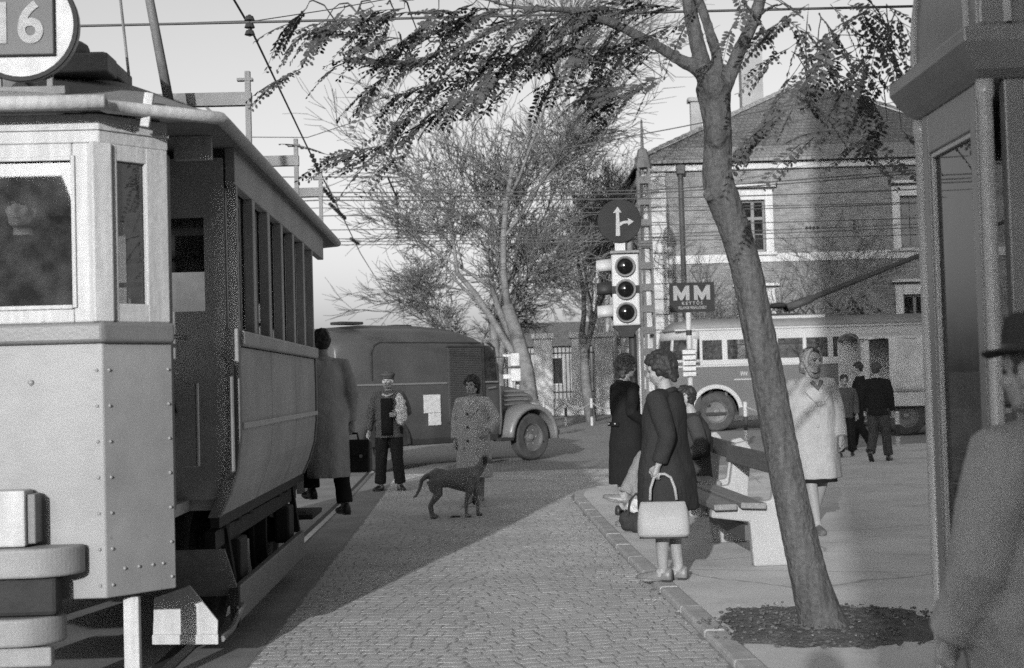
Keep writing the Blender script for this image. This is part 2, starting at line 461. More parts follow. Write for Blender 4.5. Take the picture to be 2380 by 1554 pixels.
# tree pit soil, a low uneven mound
from mathutils import noise as mnoise
def soil_h(x, y): return 0.035*mnoise.noise(Vector((x*4, y*4, 0))) + 0.02*mnoise.noise(Vector((x*13, y*13, 3)))
grid = []
pc = Vector((1.74, 8.05))
NR, NA = 14, 90
for i in range(NR+1):
    ring = []
    t = i/NR
    for j in range(NA+1):
        a = 2*math.pi*(j % NA)/NA
        R = 1 + 0.22*mnoise.noise(Vector((math.cos(a)*1.6, math.sin(a)*1.6, 5.1))) + 0.12*mnoise.noise(Vector((math.cos(a)*6, math.sin(a)*6, 1))) + .07*mnoise.noise(Vector((math.cos(a)*15, math.sin(a)*15, 4)))
        ex = (abs(math.cos(a))**3+abs(math.sin(a))**3)**(-1/3)
        x = pc.x + 0.63*t*R*ex*math.cos(a); yy = pc.y + 0.66*t*R*ex*math.sin(a)
        z = KZ + 0.004 + (0.035*(1-t*t) + soil_h(x,yy)*0.9*(1-t**3)) if t < 1 else KZ - 0.004
        ring.append((x, yy, max(z, KZ + 0.003) if t < 1 else z))
    grid.append(ring)
soil = structure(MB().sheet(grid).build('tree_pit_soil', m_soil, smooth=True))
clods = MB()
for i in range(420):
    a = random.uniform(0, 6.28); t = math.sqrt(random.random())*1.12
    x = pc.x + 0.66*t*math.cos(a); yy = pc.y + 0.68*t*math.sin(a); s_ = random.uniform(.004,.013)
    clods.sphere((x, yy, KZ+0.012+0.045*max(0,1-t*t)+soil_h(x,yy)*.5), s_*random.uniform(.8,1.6), s_, s_*.7, 6, 4)
stuff(clods.build('clods', m_soil, soil))
# litter of dry leaves along the kerb and round the pit
lv = MB()
def leaf(x, y, z, s_):
    a = random.uniform(0, 6.28); ca, sa = math.cos(a), math.sin(a); u = random.uniform(.0,.5)*s_
    pts = [(-s_,0,0.002),(0,-.4*s_,u*.4+.004),(s_,0,u+.004),(0,.4*s_,u*.6+.004)]
    lv.add([(x+px*ca-py*sa, y+px*sa+py*ca, z+pz) for px,py,pz in pts], [(0,1,2,3)])
for i in range(260):
    Y = random.uniform(5.5, 17.8); x = kerbx(Y) - abs(random.gauss(0, 0.07)) - 0.01
    leaf(x, Y, 0.004, random.uniform(.008,.024))
for i in range(120):
    Y = random.uniform(5.5, 16); x = kerbx(Y) + random.uniform(.02, 1.6)
    leaf(x, Y, KZ+0.002, random.uniform(.006,.016))
for i in range(70):
    leaf(random.uniform(-1,1), random.uniform(5.5,16), 0.004, random.uniform(.006,.014))
for i in range(60):
    a = random.uniform(0,6.28); t = math.sqrt(random.random())*1.15
    leaf(pc.x+.66*t*math.cos(a), pc.y+.68*t*math.sin(a), KZ+.03+0.045*max(0,1-t*t), random.uniform(.008,.02))
o = stuff(lv.build('fallen_leaves', m_leafdry)); tag(o, 'scattered pale dry leaves along the kerb and pavement', 'leaves')

# ------------------------------------------------------------------ brick building with hipped roof
m_brick = brick_mat('brick_wall', 0.13, 0.20, 0.23, 0.27, 0.078, 0.012, 'XZ', 0.5, noise=0.3, bdist=0.02)
m_brickY = brick_mat('brick_wall_side', 0.165, 0.195, 0.185, 0.27, 0.078, 0.012, 'YZ', 0.5, noise=0.3, bdist=0.02)
m_white = mat('pale_stucco', 0.46, 0.85, 2.5, 0.15, 0.2, 40, streak=(3,3,.6))
m_frame = mat('window_paint', 0.16, 0.6, 3, 0.15, 0.05)
m_framew = mat('window_paint_pale', 0.34, 0.6, 3, 0.15, 0.05)
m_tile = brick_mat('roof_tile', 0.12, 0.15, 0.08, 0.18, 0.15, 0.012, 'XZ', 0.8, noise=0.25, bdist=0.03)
m_tile2 = brick_mat('roof_tile_pale', 0.19, 0.22, 0.13, 0.18, 0.15, 0.012, 'XZ', 0.8, noise=0.2, bdist=0.03)  # eave strip in a paler tile colour than the slope above
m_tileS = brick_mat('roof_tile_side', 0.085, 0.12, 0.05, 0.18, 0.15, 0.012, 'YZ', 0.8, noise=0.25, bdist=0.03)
m_zinc = mat('zinc_gutter', 0.06, 0.55, 3, 0.2, 0.1)
m_farwall = mat('far_stucco', 0.26, 0.9, .8, 0.2, 0.1)
m_glass = glass_mat('window_glass', 0.5, 0.12, 0.10)
m_dark = mat('dark_interior', 0.02, 0.95)
m_stone = mat('quoin_stone', 0.42, 0.85, 1.8, 0.2, 0.3, 25)
m_curtain = mat('net_curtain', 0.4, 0.9, 5, 0.2, 0.1)

def holed_wall(x0, x1, z0, z1, holes, y, rev, fn):
    xs = sorted({x0, x1, *[h[0] for h in holes], *[h[1] for h in holes]})
    zs = sorted({z0, z1, *[h[2] for h in holes], *[h[3] for h in holes]})
    k = MB()
    for xa, xb in zip(xs, xs[1:]):
        for za, zb in zip(zs, zs[1:]):
            mx, mz = (xa+xb)/2, (za+zb)/2
            if any(h[0] < mx < h[1] and h[2] < mz < h[3] for h in holes): continue
            k.add([fn(xa,y,za), fn(xb,y,za), fn(xb,y,zb), fn(xa,y,zb)], [(0,1,2,3)])
    for a, b, c, d in holes:
        for p, q in (((a,c),(b,c)),((b,c),(b,d)),((b,d),(a,d)),((a,d),(a,c))):
            k.add([fn(p[0],y,p[1]), fn(q[0],y,q[1]), fn(q[0],y+rev,q[1]), fn(p[0],y+rev,p[1])], [(0,1,2,3)])
    return k
BY = 48.0
bx0 = at(1518, 800, BY).x; bx1 = 17.2
zE = at(1700, 376, BY).z; zS0 = at(1700, 612, BY).z; zS1 = at(1700, 592, BY).z
bld = thing('brick_building', 'two-storey brick building with pale window surrounds and hipped tile roof behind the trolleybus', 'building', (bx0, BY, 0))
W = bx1 - bx0; DEP = 34.0
def wx(px): return at(px, 500, BY).x - bx0
def wz(px, py): return at(px, py, BY).z
wins = []
w0 = wx(1722); ww = wx(1778) - w0
pitch_w = wx(2092) - wx(1722)
for i in range(3):
    a = w0 + i*pitch_w
    wins.append((a, a+ww, wz(1750,586), wz(1750,466)))
    wins.append((a, a+ww, wz(1750,586)-3.55, wz(1750,466)-3.35))
ident = lambda x, y, z: (x, y, z)
holed_wall(0, W, -0.05, zE, wins, 0, 0.22, ident).build('front_wall', m_brick, bld)
# side wing towards the left running back: tall pilasters with windows between
sw = []
ny = 9
for i in range(ny):
    c = 2.2 + i*3.5
    sw.append((c, c+1.15, 4.6, 6.7)); sw.append((c, c+1.15, 1.1, 3.1))
swapf = lambda a, y, z: (y, a, z)
holed_wall(0, DEP, -0.05, zE, sw, 0, 0.2, swapf).build('side_wall', m_brickY, bld)
MB().box(0.35, W-0.3, 0.6, DEP-0.3, 0, zE-0.3).build('interior', m_dark, bld)
for i in range(ny+1):
    c = 0.75 + i*3.5
    MB().box(-0.16, -0.003, c-0.55, c+0.55, 0, zE-0.45).build('pilaster', m_stone, bld, bevel=0.02)
MB().box(-0.22, -0.005, 0.0, DEP, zE-0.44, zE-0.12).build('side_cornice', m_white, bld, bevel=0.03)
for j, h in enumerate(sw):
    k = MB()
    a, b, c, d = h
    k.box(-0.04, 0.05, a-.12, a+.06, c-.1, d+.15).box(-0.04, 0.05, b-.06, b+.12, c-.1, d+.15).box(-.041,.051,a+.06,b-.06,d-.05,d+.15).box(-.05,.052,a+.06,b-.06,c-.12,c+.03)
    k.box(.06,.1,(a+b)/2-.04,(a+b)/2+.04,c+.03,d-.05).box(.061,.101,a+.06,b-.06,c+1.2,c+1.28)
    f = k.build('window', m_framew, bld)
    MB().box(.11,.12,a,b,c,d).build('pane', m_glass, f)
# cornice, string course, gutter, plinth
MB().box(-0.15, W+0.1, -0.16, -0.004, zE-0.30, zE-0.06).build('cornice', m_white, bld, bevel=0.03)
zb0 = wz(1700,612); zb1 = wz(1700,592)
MB().box(0.62, W, -0.06, -0.003, zb0, zb1).build('string_course', m_white, bld, bevel=0.015)
MB().box(0.62, W, -0.08, -0.003, 0, 0.75).build('plinth', m_stone, bld, bevel=0.02)
MB().lathe([(0.075,0),(0.075,W+.6)], 10, (-0.3,-0.32,zE+0.0), 'X').build('gutter', m_zinc, bld, smooth=True)
# quoins on the left corner
zq = 0.0; i = 0
while zq < zE-0.42:
    h = 0.52; wq = 0.60 if i % 2 == 0 else 0.57
    MB().box(-0.05, wq, -0.07-(0.01 if i%2 else 0), -0.002, zq+0.012, min(zq+h, zE-0.31)-0.012).build('quoin', m_stone, bld, bevel=0.02)
    zq += h; i += 1
# down pipe with hopper
dp = wx(1583)
MB().tube([(dp,-0.22,zE-0.02),(dp,-0.2,zE-0.3),(dp,-0.14,zE-0.75),(dp+.01,-0.14,0)], 0.085, 10).build('downpipe', m_zinc, bld, smooth=True)
MB().box(dp-.14, dp+.14, -.34, -.1, zE-.42, zE-.1).build('pipe_hopper', m_zinc, bld, bevel=0.03)
# window surrounds, sashes and panes
for a, b, c, d in wins:
    k = MB()
    s_ = 0.27
    k.box(a-s_, a-.003, -.07, .02, c-.02, d+.34).box(b+.003, b+s_, -.07, .02, c-.02, d+.34).box(a-.003, b+.003, -.071, .021, d+.003, d+.339)
    sur = k.build('window', m_white, bld, bevel=0.012)
    MB().box(a-s_-.12, b+s_+.12, -.2, .0, d+.42, d+.52).build('window_hood', m_white, sur, bevel=0.02)
    MB().box(a-s_-.08, b+s_+.08, -.17, .02, c-.13, c-.024).build('window_sill', m_stone, sur, bevel=0.02)
    f = MB(); mx = (a+b)/2; h = d-c
    f.box(a,a+.07,.1,.17,c,d).box(b-.07,b,.1,.17,c,d).box(a+.07,b-.07,.101,.169,c,c+.08).box(a+.07,b-.07,.101,.169,d-.07,d)
    f.box(mx-.05,mx+.05,.09,.16,c+.08,d-.07).box(a+.07,b-.07,.095,.165,c+h*.62,c+h*.62+.1)
    f.box(a+.07,b-.07,.105,.16,c+h*.33,c+h*.33+.04)
    f.build('sash', m_frame, sur)
    for xa, xb in ((a+.07,mx-.05),(mx+.05,b-.07)):
        for za, zb in ((c+.08,c+h*.33),(c+h*.33+.04,c+h*.62),(c+h*.62+.1,d-.07)):
            MB().box(xa,xb,.13,.136,za,zb).build('pane', m_glass, sur)
    MB().box(a+.08, b-.08, .2, .22, c+.08, c+h*.33).build('curtain', m_curtain, sur)
# hipped roof with a kicked eave
za = at(1872, 192, BY+6.2).z; xa = at(1872, 192, BY+6.2).x - bx0; yr = 6.2
ov = 0.4
P = lambda x, y, z: (x, y, z)
e0 = (-ov,-ov,zE+.04); e1 = (W+ov,-ov,zE+.04)
k0 = (0.55, 0.75, zE+0.62); k1 = (W-.55, .75, zE+.62)
ap = (xa, yr, za); apb = (xa, DEP-4, za)
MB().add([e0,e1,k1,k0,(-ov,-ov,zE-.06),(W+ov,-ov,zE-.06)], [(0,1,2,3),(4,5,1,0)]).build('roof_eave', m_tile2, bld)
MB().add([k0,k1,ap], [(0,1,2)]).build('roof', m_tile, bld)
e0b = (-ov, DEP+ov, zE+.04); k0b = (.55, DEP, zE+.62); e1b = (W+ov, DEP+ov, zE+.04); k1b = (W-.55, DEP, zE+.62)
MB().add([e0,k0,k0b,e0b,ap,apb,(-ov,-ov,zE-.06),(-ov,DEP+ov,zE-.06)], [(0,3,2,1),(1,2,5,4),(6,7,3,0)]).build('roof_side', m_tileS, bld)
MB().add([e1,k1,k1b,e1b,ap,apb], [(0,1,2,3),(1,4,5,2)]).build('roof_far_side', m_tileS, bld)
m_ridge = mat('ridge_tile', 0.22, 0.85, 6, 0.25, 0.2)
rmesh = None
for A, B in ((e0,k0),(k0,ap),(ap,k1)):
    A = Vector(A); B = Vector(B); d = (B-A); L = d.length; d.normalize(); cnt = int(L/0.42)
    for i in range(cnt):
        c = A + d*((i+.5)*L/cnt) + Vector((0,0,.03))
        if rmesh is None:
            rmesh = MB().loft([[(-.22,.12*math.cos(t),.12*math.sin(t)) for t in [math.pi*q/6 for q in range(7)]],[(.22,.095*math.cos(t),.095*math.sin(t)) for t in [math.pi*q/6 for q in range(7)]]]).mesh('ridge_tile', m_ridge)
        o = bpy.data.objects.new('ridge_tile', rmesh); COL.objects.link(o); o.parent = bld
        o.location = c; o.rotation_euler = d.to_track_quat('X','Z').to_euler()
def chimney(px, ytop, ybot, Y, w, parent=bld):
    c = at(px, ytop, Y); b = at(px, ybot, Y)
    x = c.x-bx0; yy = Y-BY
    k = MB().box(x-w, x+w, yy-w*.8, yy+w*.8, b.z-1.5, c.z-.12)
    o = k.build('chimney', m_farwall, parent, bevel=.02)
    MB().box(x-w-.1, x+w+.1, yy-w*.8-.1, yy+w*.8+.1, c.z-.12, c.z+.05).build('chimney_cap', m_farwall, o, bevel=.02)
chimney(1616, 232, 330, BY+9, .22)
chimney(1742, 100, 230, BY+8, .42)

# ------------------------------------------------------------------ distant fence, far house row
m_iron = mat('fence_iron', 0.07, 0.6, 5, 0.2, 0.05)
fe = thing('iron_fence', 'iron railing between pale stone gate pillars beyond the bare trees', 'fence', (0,0,0))
FY = 62.0
for px in (1158, 1265, 1352, 1405):
    b = at(px, 900, FY)
    MB().box(b.x-.4, b.x+.4, FY-.4, FY+.4, 0, 3.35).build('pillar', m_stone, fe, bevel=.04)
    MB().box(b.x-.5, b.x+.5, FY-.5, FY+.5, 3.352, 3.6).build('pillar_cap', m_stone, fe, bevel=.05)
xa_, xb_ = at(1090,900,FY).x, at(1410,900,FY).x
MB().box(xa_, xb_, FY-.15, FY+.15, 0, .75).build('base_wall', m_stone, fe, bevel=.03)
k = MB()
for z in (1.0, 2.7): k.box(xa_, xb_, FY-.03, FY+.03, z, z+.06)
k.build('rail', m_iron, fe)
barm = MB().box(-.022,.022,-.022,.022,.75,3.0).mesh('bar', m_iron)
x = xa_
while x < xb_:
    o = bpy.data.objects.new('bar', barm); COL.objects.link(o); o.parent = fe; o.location = (x, FY, 0); x += .17
fh = thing('far_house', 'pale low house far behind the fence under the bare trees', 'house', (3.0, 84, 0))
MB().box(-3.5, 1.5, 0, 8, 0, 3.6).build('wall', m_farwall, fh)
MB().prism([(-.4,3.6),(4.2,5.2),(8.4,3.6)], lambda a,z:(-3.8,a,z), lambda a,z:(1.8,a,z)).build('roof', m_tile, fh)
for i in range(2):
    f = MB().box(-3+i*2,-2+i*2,-.05,.0,1.3,3.0).build('window', m_framew, fh)
    MB().box(-2.9+i*2,-2.1+i*2,-.07,-.052,1.4,2.9).build('pane', m_glass, f)

# ------------------------------------------------------------------ trees
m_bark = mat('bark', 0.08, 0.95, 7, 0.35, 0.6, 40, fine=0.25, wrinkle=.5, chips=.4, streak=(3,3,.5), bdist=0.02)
m_bark_hazed = mat('bark_hazed', 0.145, 0.95, 3, 0.25, 0.4, 12, fine=0.15)  # distance haze put into the colour: bark lightened for the far trees
m_leaf = mat('leaflet', 0.06, 0.7, 5, 0.3, 0.0)
def bare_tree(name, label, base, height, spread, trunk_r, seed, lean=(0,0), levels=6, first=0.25, group=None, nb=(2,3), scale=1.0):
    rnd = random.Random(seed)
    t = thing(name, label, 'tree', base, group=group)
    tk = MB(); cr = MB()
    def rv(d, ang):
        a = Vector((rnd.uniform(-1,1), rnd.uniform(-1,1), rnd.uniform(-1,1)))
        a = (a - a.project(d)).normalized()
        return (d*math.cos(ang) + a*math.sin(ang)).normalized()
    def grow(p, d, L, r, lev):
        n_ = 4 if lev < 3 else 2
        pts = [p]; rr = [r]
        for i in range(n_):
            d = (d + Vector((rnd.uniform(-1,1),rnd.uniform(-1,1),rnd.uniform(-.5,.9)))*(.13 if lev < 3 else .2)).normalized()
            p = p + d*(L/n_); pts.append(p); rr.append(r*(1-.38*(i+1)/n_))
        (tk if lev < 2 else cr).tube(pts, rr, 8 if lev < 2 else (5 if lev < 3 else 3), caps=lev < 2)
        if lev >= levels: return
        kids = rnd.randint(*nb) if lev < 2 else rnd.randint(3,5) if lev < 4 else rnd.randint(3,4)
        for i in range(kids):
            q = rnd.uniform(.45,1) if i else 1.0
            j = min(int(q*n_), n_)
            ang = rnd.uniform(.3,.75) if lev else rnd.uniform(.25,.6)
            dd = rv(d, ang)
            if lev < 3: dd = (dd + Vector((0,0,.25))).normalized()
            dd.x *= spread; dd.y *= spread; dd.normalize()
            grow(pts[j], dd, L*rnd.uniform(.6,.86) if lev else L*rnd.uniform(.75,1.05), max(rr[j]*rnd.uniform(.55,.75), .0095), lev+1)
    grow(Vector((0,0,-.1)), Vector((lean[0],lean[1],1)).normalized(), height*first, trunk_r, 0)
    tk.build('trunk', m_bark_hazed, t, smooth=True)
    stuff(cr.build('crown', m_bark_hazed, t, smooth=True))
    t.scale = (scale,)*3
    return t
def base_at(px, Y): 
    p = at(px, 900, Y); return (p.x, Y, 0)
bare_tree('bare_tree', 'large leafless tree whose grey crown fills the middle of the sky', base_at(1240,42), 12.2, 1.15, .24, 3, (-.05,0), 7, .27, scale=1.22)
bare_tree('bare_tree', 'leafless tree with slender trunk just left of the largest bare tree', base_at(1165,46), 11.0, 1.05, .18, 11, (-.02,0), 7, .27, scale=1.2)
bare_tree('bare_tree', 'leafless tree standing in front of the pilastered side wall', base_at(1372,52), 12.0, 1.0, .22, 21, (-.02,0), 7, .28)
bare_tree('bare_tree', 'low spreading leafless tree at the left end of the bare crowns', base_at(1118,47), 8.2, 1.25, .15, 43, (.0,0), 7, .24, scale=1.0)
bare_tree('bare_tree', 'leafless tree rising behind the round direction sign', base_at(1440,66), 13.5, 1.0, .24, 57, (-.02,0), 7, .27)
bare_tree('bare_sapling', 'thin leafless sapling against the brick wall left of the leaning trunk', base_at(1668,46.5), 5.6, 1.2, .07, 31, (0,0), 5, .36)
bare_tree('bare_sapling', 'thin leafless sapling against the brick wall above the trolley base', base_at(1882,46.5), 5.8, 1.3, .075, 37, (0,0), 5, .36)
# leafy bush by the lower right window
bu = thing('leafy_bush', 'small leafy bush below the shaded brick wall above the trolleybus roof', 'bush', base_at(1995,46.3))
MB().tube([(0,0,0),(.05,0,1.2),(-.05,0,2.6)], [.05,.04,.02], 6).build('stem', m_bark_hazed, bu)
k = MB()
for i in range(420):
    a = random.uniform(0,6.28); r_ = random.gauss(0,.55); z = 3.05+random.gauss(0,.38)
    c = Vector((r_*math.cos(a)*1.2, r_*math.sin(a), z)); s_ = random.uniform(.06,.12)
    q = Euler((random.uniform(0,3),random.uniform(0,3),random.uniform(0,3))).to_matrix()
    k.add([c+q@Vector(v) for v in ((-s_,0,0),(0,-s_*.5,0),(s_,0,0),(0,s_*.5,0))], [(0,1,2,3)])
for i in range(14):
    k.tube([(0,0,1.5),(random.gauss(0,.5),random.gauss(0,.4),3.05+random.gauss(0,.3))],[.02,.008],4)
stuff(k.build('crown', m_leaf, bu))

# the leaning street tree with feathery leaves
TY = 7.95
base = gp(1908, 1436, KZ)
tree = thing('street_tree', 'leaning street tree with feathery leaves growing from the soil pit beside the bench', 'tree', base)
def tp(px, py, Y): return at(px, py, Y) - base
trunk_pts = [(1925,1500,7.92),(1908,1440,7.93),(1880,1340,7.93),(1848,1200,7.95),(1815,1040,7.97),(1785,880,8.0),(1757,740,8.0),(1733,620,8.0),(1706,530,8.0),(1680,460,8.0),(1667,410,8.0),(1668,355,8.0),(1668,300,8.0),(1662,240,8.0),(1657,200,8.0)]
trunk_w = [78,54,44,41,40,39,38,37,37,39,36,34,33,37,44]
def limb(pts, ws, n_=12):
    m_ = MB(); V = [tp(*p) for p in pts]; R = [w*p[2]/FOC for w, p in zip(ws, pts)]
    # refine with a smooth spline
    P2 = []; R2 = []
    for i in range(len(V)-1):
        p0 = V[max(i-1,0)]; p1 = V[i]; p2 = V[i+1]; p3 = V[min(i+2,len(V)-1)]
        for s_ in range(4):
            t = s_/4
            P2.append(0.5*((2*p1)+(p2-p0)*t+(2*p0-5*p1+4*p2-p3)*t*t+(3*p1-p0-3*p2+p3)*t**3)); R2.append(R[i]+(R[i+1]-R[i])*t)
    P2.append(V[-1]); R2.append(R[-1])
    m_.tube(P2, R2, n_)
    return m_, P2
allpts = []
tm = MB()
for (kx,ky,kr) in ((1664,318,.06),(1690,305,.03),(1648,452,.035),(1698,470,.035),(1742,700,.03),(1778,905,.03),(1838,1170,.035),(1658,200,.06)):
    tm.sphere(tp(kx,ky,7.93), kr, kr*.9, kr*1.3, 10, 7)
k, pts = limb(trunk_pts, trunk_w, 16); tm.add(k.v, k.f); 
limbs = [([(1657,230,8.0),(1630,165,8.0),(1580,140,8.0),(1500,92,7.9),(1400,45,7.8),(1330,26,7.8),(1260,22,7.7),(1180,14,7.7)],[26,22,15,13,12,10,8,6]),
         ([(1650,215,8.0),(1625,120,8.05),(1607,40,8.1),(1590,-60,8.1),(1560,-160,8.2)],[26,20,18,16,13]),
         ([(1655,225,8.0),(1668,150,7.95),(1645,60,7.9),(1618,-20,7.9),(1600,-120,7.9)],[20,15,13,12,10]),
         ([(1660,235,8.0),(1690,190,8.0),(1722,110,8.0),(1755,40,8.0),(1780,-60,8.0),(1800,-150,8.0)],[24,20,17,16,15,12]),
         ([(1180,14,7.7),(1060,-12,7.6),(900,10,7.6),(780,50,7.5)],[6,5,4,2]),
         ([(1400,45,7.8),(1250,110,7.7),(1120,170,7.6),(1040,260,7.5),(985,330,7.4)],[7,5,4,3,2]),
         ([(1500,92,7.9),(1440,120,7.8),(1380,135,7.7),(1290,180,7.6)],[6,5,4,2]),
         ([(1260,22,7.7),(1100,70,7.6),(960,100,7.5),(880,150,7.5),(820,170,7.5)],[6,5,4,3,2]),
         ([(1780,-60,8.0),(1900,-80,7.6),(2000,-20,7.2),(2060,60,7.0),(2085,160,6.9)],[8,7,6,4,2]),
         ([(1755,40,8.0),(1820,10,7.7),(1880,60,7.4),(1900,140,7.2),(1870,220,7.1)],[7,5,4,3,2]),
         ([(985,330,7.4),(910,370,7.4),(905,395,7.4),(830,385,7.4)],[2.5,2,2,1.3])]
for pts_, ws in limbs:
    k, P2 = limb(pts_, ws, 8); tm.add(k.v, k.f); allpts += [(p, pts_[0][2]) for p in P2]
tm.build('trunk', m_bark, tree, remesh=0.016, smo=3, disp=(0.008, 0.06))
CL = [(700,160),(712,20),(760,45),(800,22),(850,62),(880,112),(902,172),(930,90),(960,150),(1000,60),(1000,200),(1040,112),(1062,172),(1080,60),(1120,122),(1150,60),(1180,130),(1205,195),(1250,72),(1280,105),(1300,42),(1335,92),(1385,112),(1402,60),(1440,170),(1462,205),(1432,225),(1500,205),(1530,125),(1560,62),(1510,22),(850,378),(905,335),(985,250),(1002,275),(945,360),(1100,10),(1200,20),(1020,20),(940,20),(870,15),(1220,120),(1110,90),(980,110),(920,40),(1440,60),(1580,20),(1470,110),(1350,20),(1150,170),(1090,215),(1240,30),(1160,20),(1060,30),
      (1010,150),(1130,30),(1190,70),(1290,20),(1330,150),(1250,150),(1410,10),(1380,30),(1540,180),(1490,30),(1700,-30),(1650,-20),(1740,0)]
CR = [(1822,42),(1862,92),(1902,32),(1942,82),(1992,42),(2042,92),(2082,32),(2112,62),(1852,162),(1902,142),(1962,155),(1832,212),(1802,240),(1792,280),(1852,245),(1932,300),(1962,325),(2062,280),(2095,300),(2052,190),(2102,150),(1992,112),(1880,10),(1840,120),(1930,10),(1970,10),(2020,20),(2060,10),(1950,120),(2010,150),(2070,130)]
cr = MB(); tw = MB()
def frond(p, d, L, pairs, nrm):
    side = d.cross(nrm).normalized()
    pts = []
    for i in range(7):
        t = i/6
        pts.append(p + d*(L*t) + Vector((0,0,-1))*(L*.22*t*t))
    tw.tube(pts, [.0028,.0026,.0024,.002,.0018,.0014,.001], 3, caps=False)
    for i in range(pairs):
        t = .10 + .88*i/(pairs-1); j = min(int(t*6), 5); u = t*6-j
        c = pts[j].lerp(pts[j+1], u); dl = (pts[j+1]-pts[j]).normalized()
        ls = random.uniform(.036,.048)*(1-.45*abs(t-.45)); wv = ls*.50
        for sg in (-1,1):
            if random.random() < .08: continue
            ax = (side*sg + dl*random.uniform(.1,.4) + Vector((0,0,-random.uniform(.0,.4)))).normalized()
            up = ax.cross(dl).normalized(); wd = up.cross(ax).normalized()
            wd = (wd + up*random.uniform(-.6,.6)).normalized()
            b = c + ax*.003
            cr.add([b, b+ax*ls*.35-wd*wv*.5, b+ax*ls*.8-wd*wv*.35, b+ax*ls, b+ax*ls*.8+wd*wv*.35, b+ax*ls*.35+wd*wv*.5], [(0,1,2,3,4,5)])
for (px, py), Yb in [(c, 7.6) for c in CL] + [(c, 7.0) for c in CR]:
    Y = Yb + random.uniform(-.45,.45)
    c = tp(px, py, Y)
    near_ = min(allpts, key=lambda a: (a[0]-c).length)[0]
    mid = near_.lerp(c, .5) + Vector((random.uniform(-.04,.04), random.uniform(-.04,.04), random.uniform(0,.08)))
    if (c - near_).length > 1.1:
        near_ = c + Vector((random.uniform(.1,.4), random.uniform(-.2,.2), random.uniform(.35,.8))); mid = near_.lerp(c,.5)
    left = px < 1650
    td = Vector((random.uniform(-1.1,-.25) if left else random.choice((-.5,.5)), random.uniform(-.3,.3), random.uniform(-.5,.12) if left else random.uniform(-.8,-.2))).normalized()
    tl = random.uniform(.16,.30); tip = c + td*tl
    e_ = near_.lerp(mid,.5) + Vector((0,0,.03)); tw.tube([near_, e_, mid, mid.lerp(c,.5)+Vector((0,0,.015)), c, tip], [.006,.005,.004,.0035,.003,.0015] if left else [.0035,.003,.003,.0025,.002,.001], 4, caps=False)
    nf = random.randint(5,6) if left else random.randint(3,4)
    for i in range(nf):
        q = (i+.3)/nf; base_ = c.lerp(tip, q)
        sg = 1 if i % 2 else -1
        sp_ = random.uniform(.35,.9)*(1-.5*q)
        d = (td + Vector((random.uniform(-.4,.4), sg*sp_*.8, random.uniform(-.75,.35)))).normalized()
        nrm = Vector((random.uniform(-.5,.5), random.uniform(-1.0,.2), 1)).normalized()
        frond(base_, d, random.uniform(.16,.27), random.randint(9,13), nrm)
stuff(cr.build('crown', m_leaf, tree)); stuff(tw.build('twigs', m_bark, tree))

# ------------------------------------------------------------------ tram
m_tram = mat('tram_paint', 0.25, 0.48, 1.6, 0.14, 0.12, 9, fine=0.05, spec=0.35, bdist=0.02, chips=0.35)
m_tramw = mat('tram_wood_paint', 0.44, 0.6, 2.5, 0.16, 0.3, 30, streak=(9,9,.7), chips=0.45)
m_tramside = mat('tram_side_paint', 0.35, 0.5, 1.6, 0.2, 0.1, 12, chips=0.4)
m_tramdk = mat('tram_dark_paint', 0.17, 0.5, 3, 0.2, 0.15, 30, streak=(6,6,.5))
m_belt = mat('tram_belt_paint', 0.15, 0.4, 3, 0.15, 0.1)
m_roofc = mat('tram_roof_canvas', 0.20, 0.9, 2.5, 0.25, 0.3, 50)
m_black = mat('grimy_iron', 0.025, 0.75, 6, 0.3, 0.3, 40)
m_grey = mat('grey_iron', 0.16, 0.6, 6, 0.25, 0.2, 40)
m_bright = mat('worn_brass', 0.5, 0.35, 5, 0.15, 0.05, metal=0.7)
m_bumper = mat('bumper_paint', 0.25, 0.6, 4, 0.15, 0.15)
m_int = mat('tram_interior', 0.38, 0.7, 3, 0.2, 0.1)
m_tglass = glass_mat('tram_glass', 0.8, 0.07, 0.30, 0.015)
m_sglass = glass_mat('tram_side_glass', 0.7, 0.5, 0.30, 0.08)
m_signw = mat('sign_white', 0.42, 0.5, 12, 0.2, 0.1)
m_digit = mat('digit_paint', 0.32, 0.7, 20, .2, .1)
m_signg = mat('sign_grey', 0.085, 0.55, 6, 0.15, 0.05)

tram = thing('tram', 'old two-axle tram with open platform and round route sign 16 on its roof', 'tram', (-2.54, 6.75, 0), rad(1.7))
c1 = (.59, 0.0); c2 = (.857, .29)
def front_strip(z0, z1, off, th=0.02, x0=-1):          # wrap along the faceted front
    pts = [(-c2[0],c2[1]),(-c1[0],c1[1]),(c1[0],c1[1]),(c2[0],c2[1])]
    k = MB(); rings = []
    for i, (x, y) in enumerate(pts):
        sx = math.copysign(1, x)
        nx, ny = (sx*.735, -.68)
        if i in (1,2): nx, ny = sx*.34, -1.0
        a = (x+nx*off, y+ny*off); b = (x+nx*(off-th), y+ny*(off-th))
        rings.append([(a[0],a[1],z0),(a[0],a[1],z1),(b[0],b[1],z1),(b[0],b[1],z0)])
    return k.loft(rings)
front_strip(.49, 1.71, 0, .025).build('front_panel', m_tram, tram, bevel=.006)
front_strip(1.70, 1.80, .035, .07).build('belt_rail', m_belt, tram, bevel=.018, seg=3)
front_strip(2.66, 2.80, .0, .05).build('letter_board', m_tramw, tram, bevel=.006)
front_strip(2.72, 2.735, .012, .02).build('moulding', m_tramw, tram, bevel=.004)
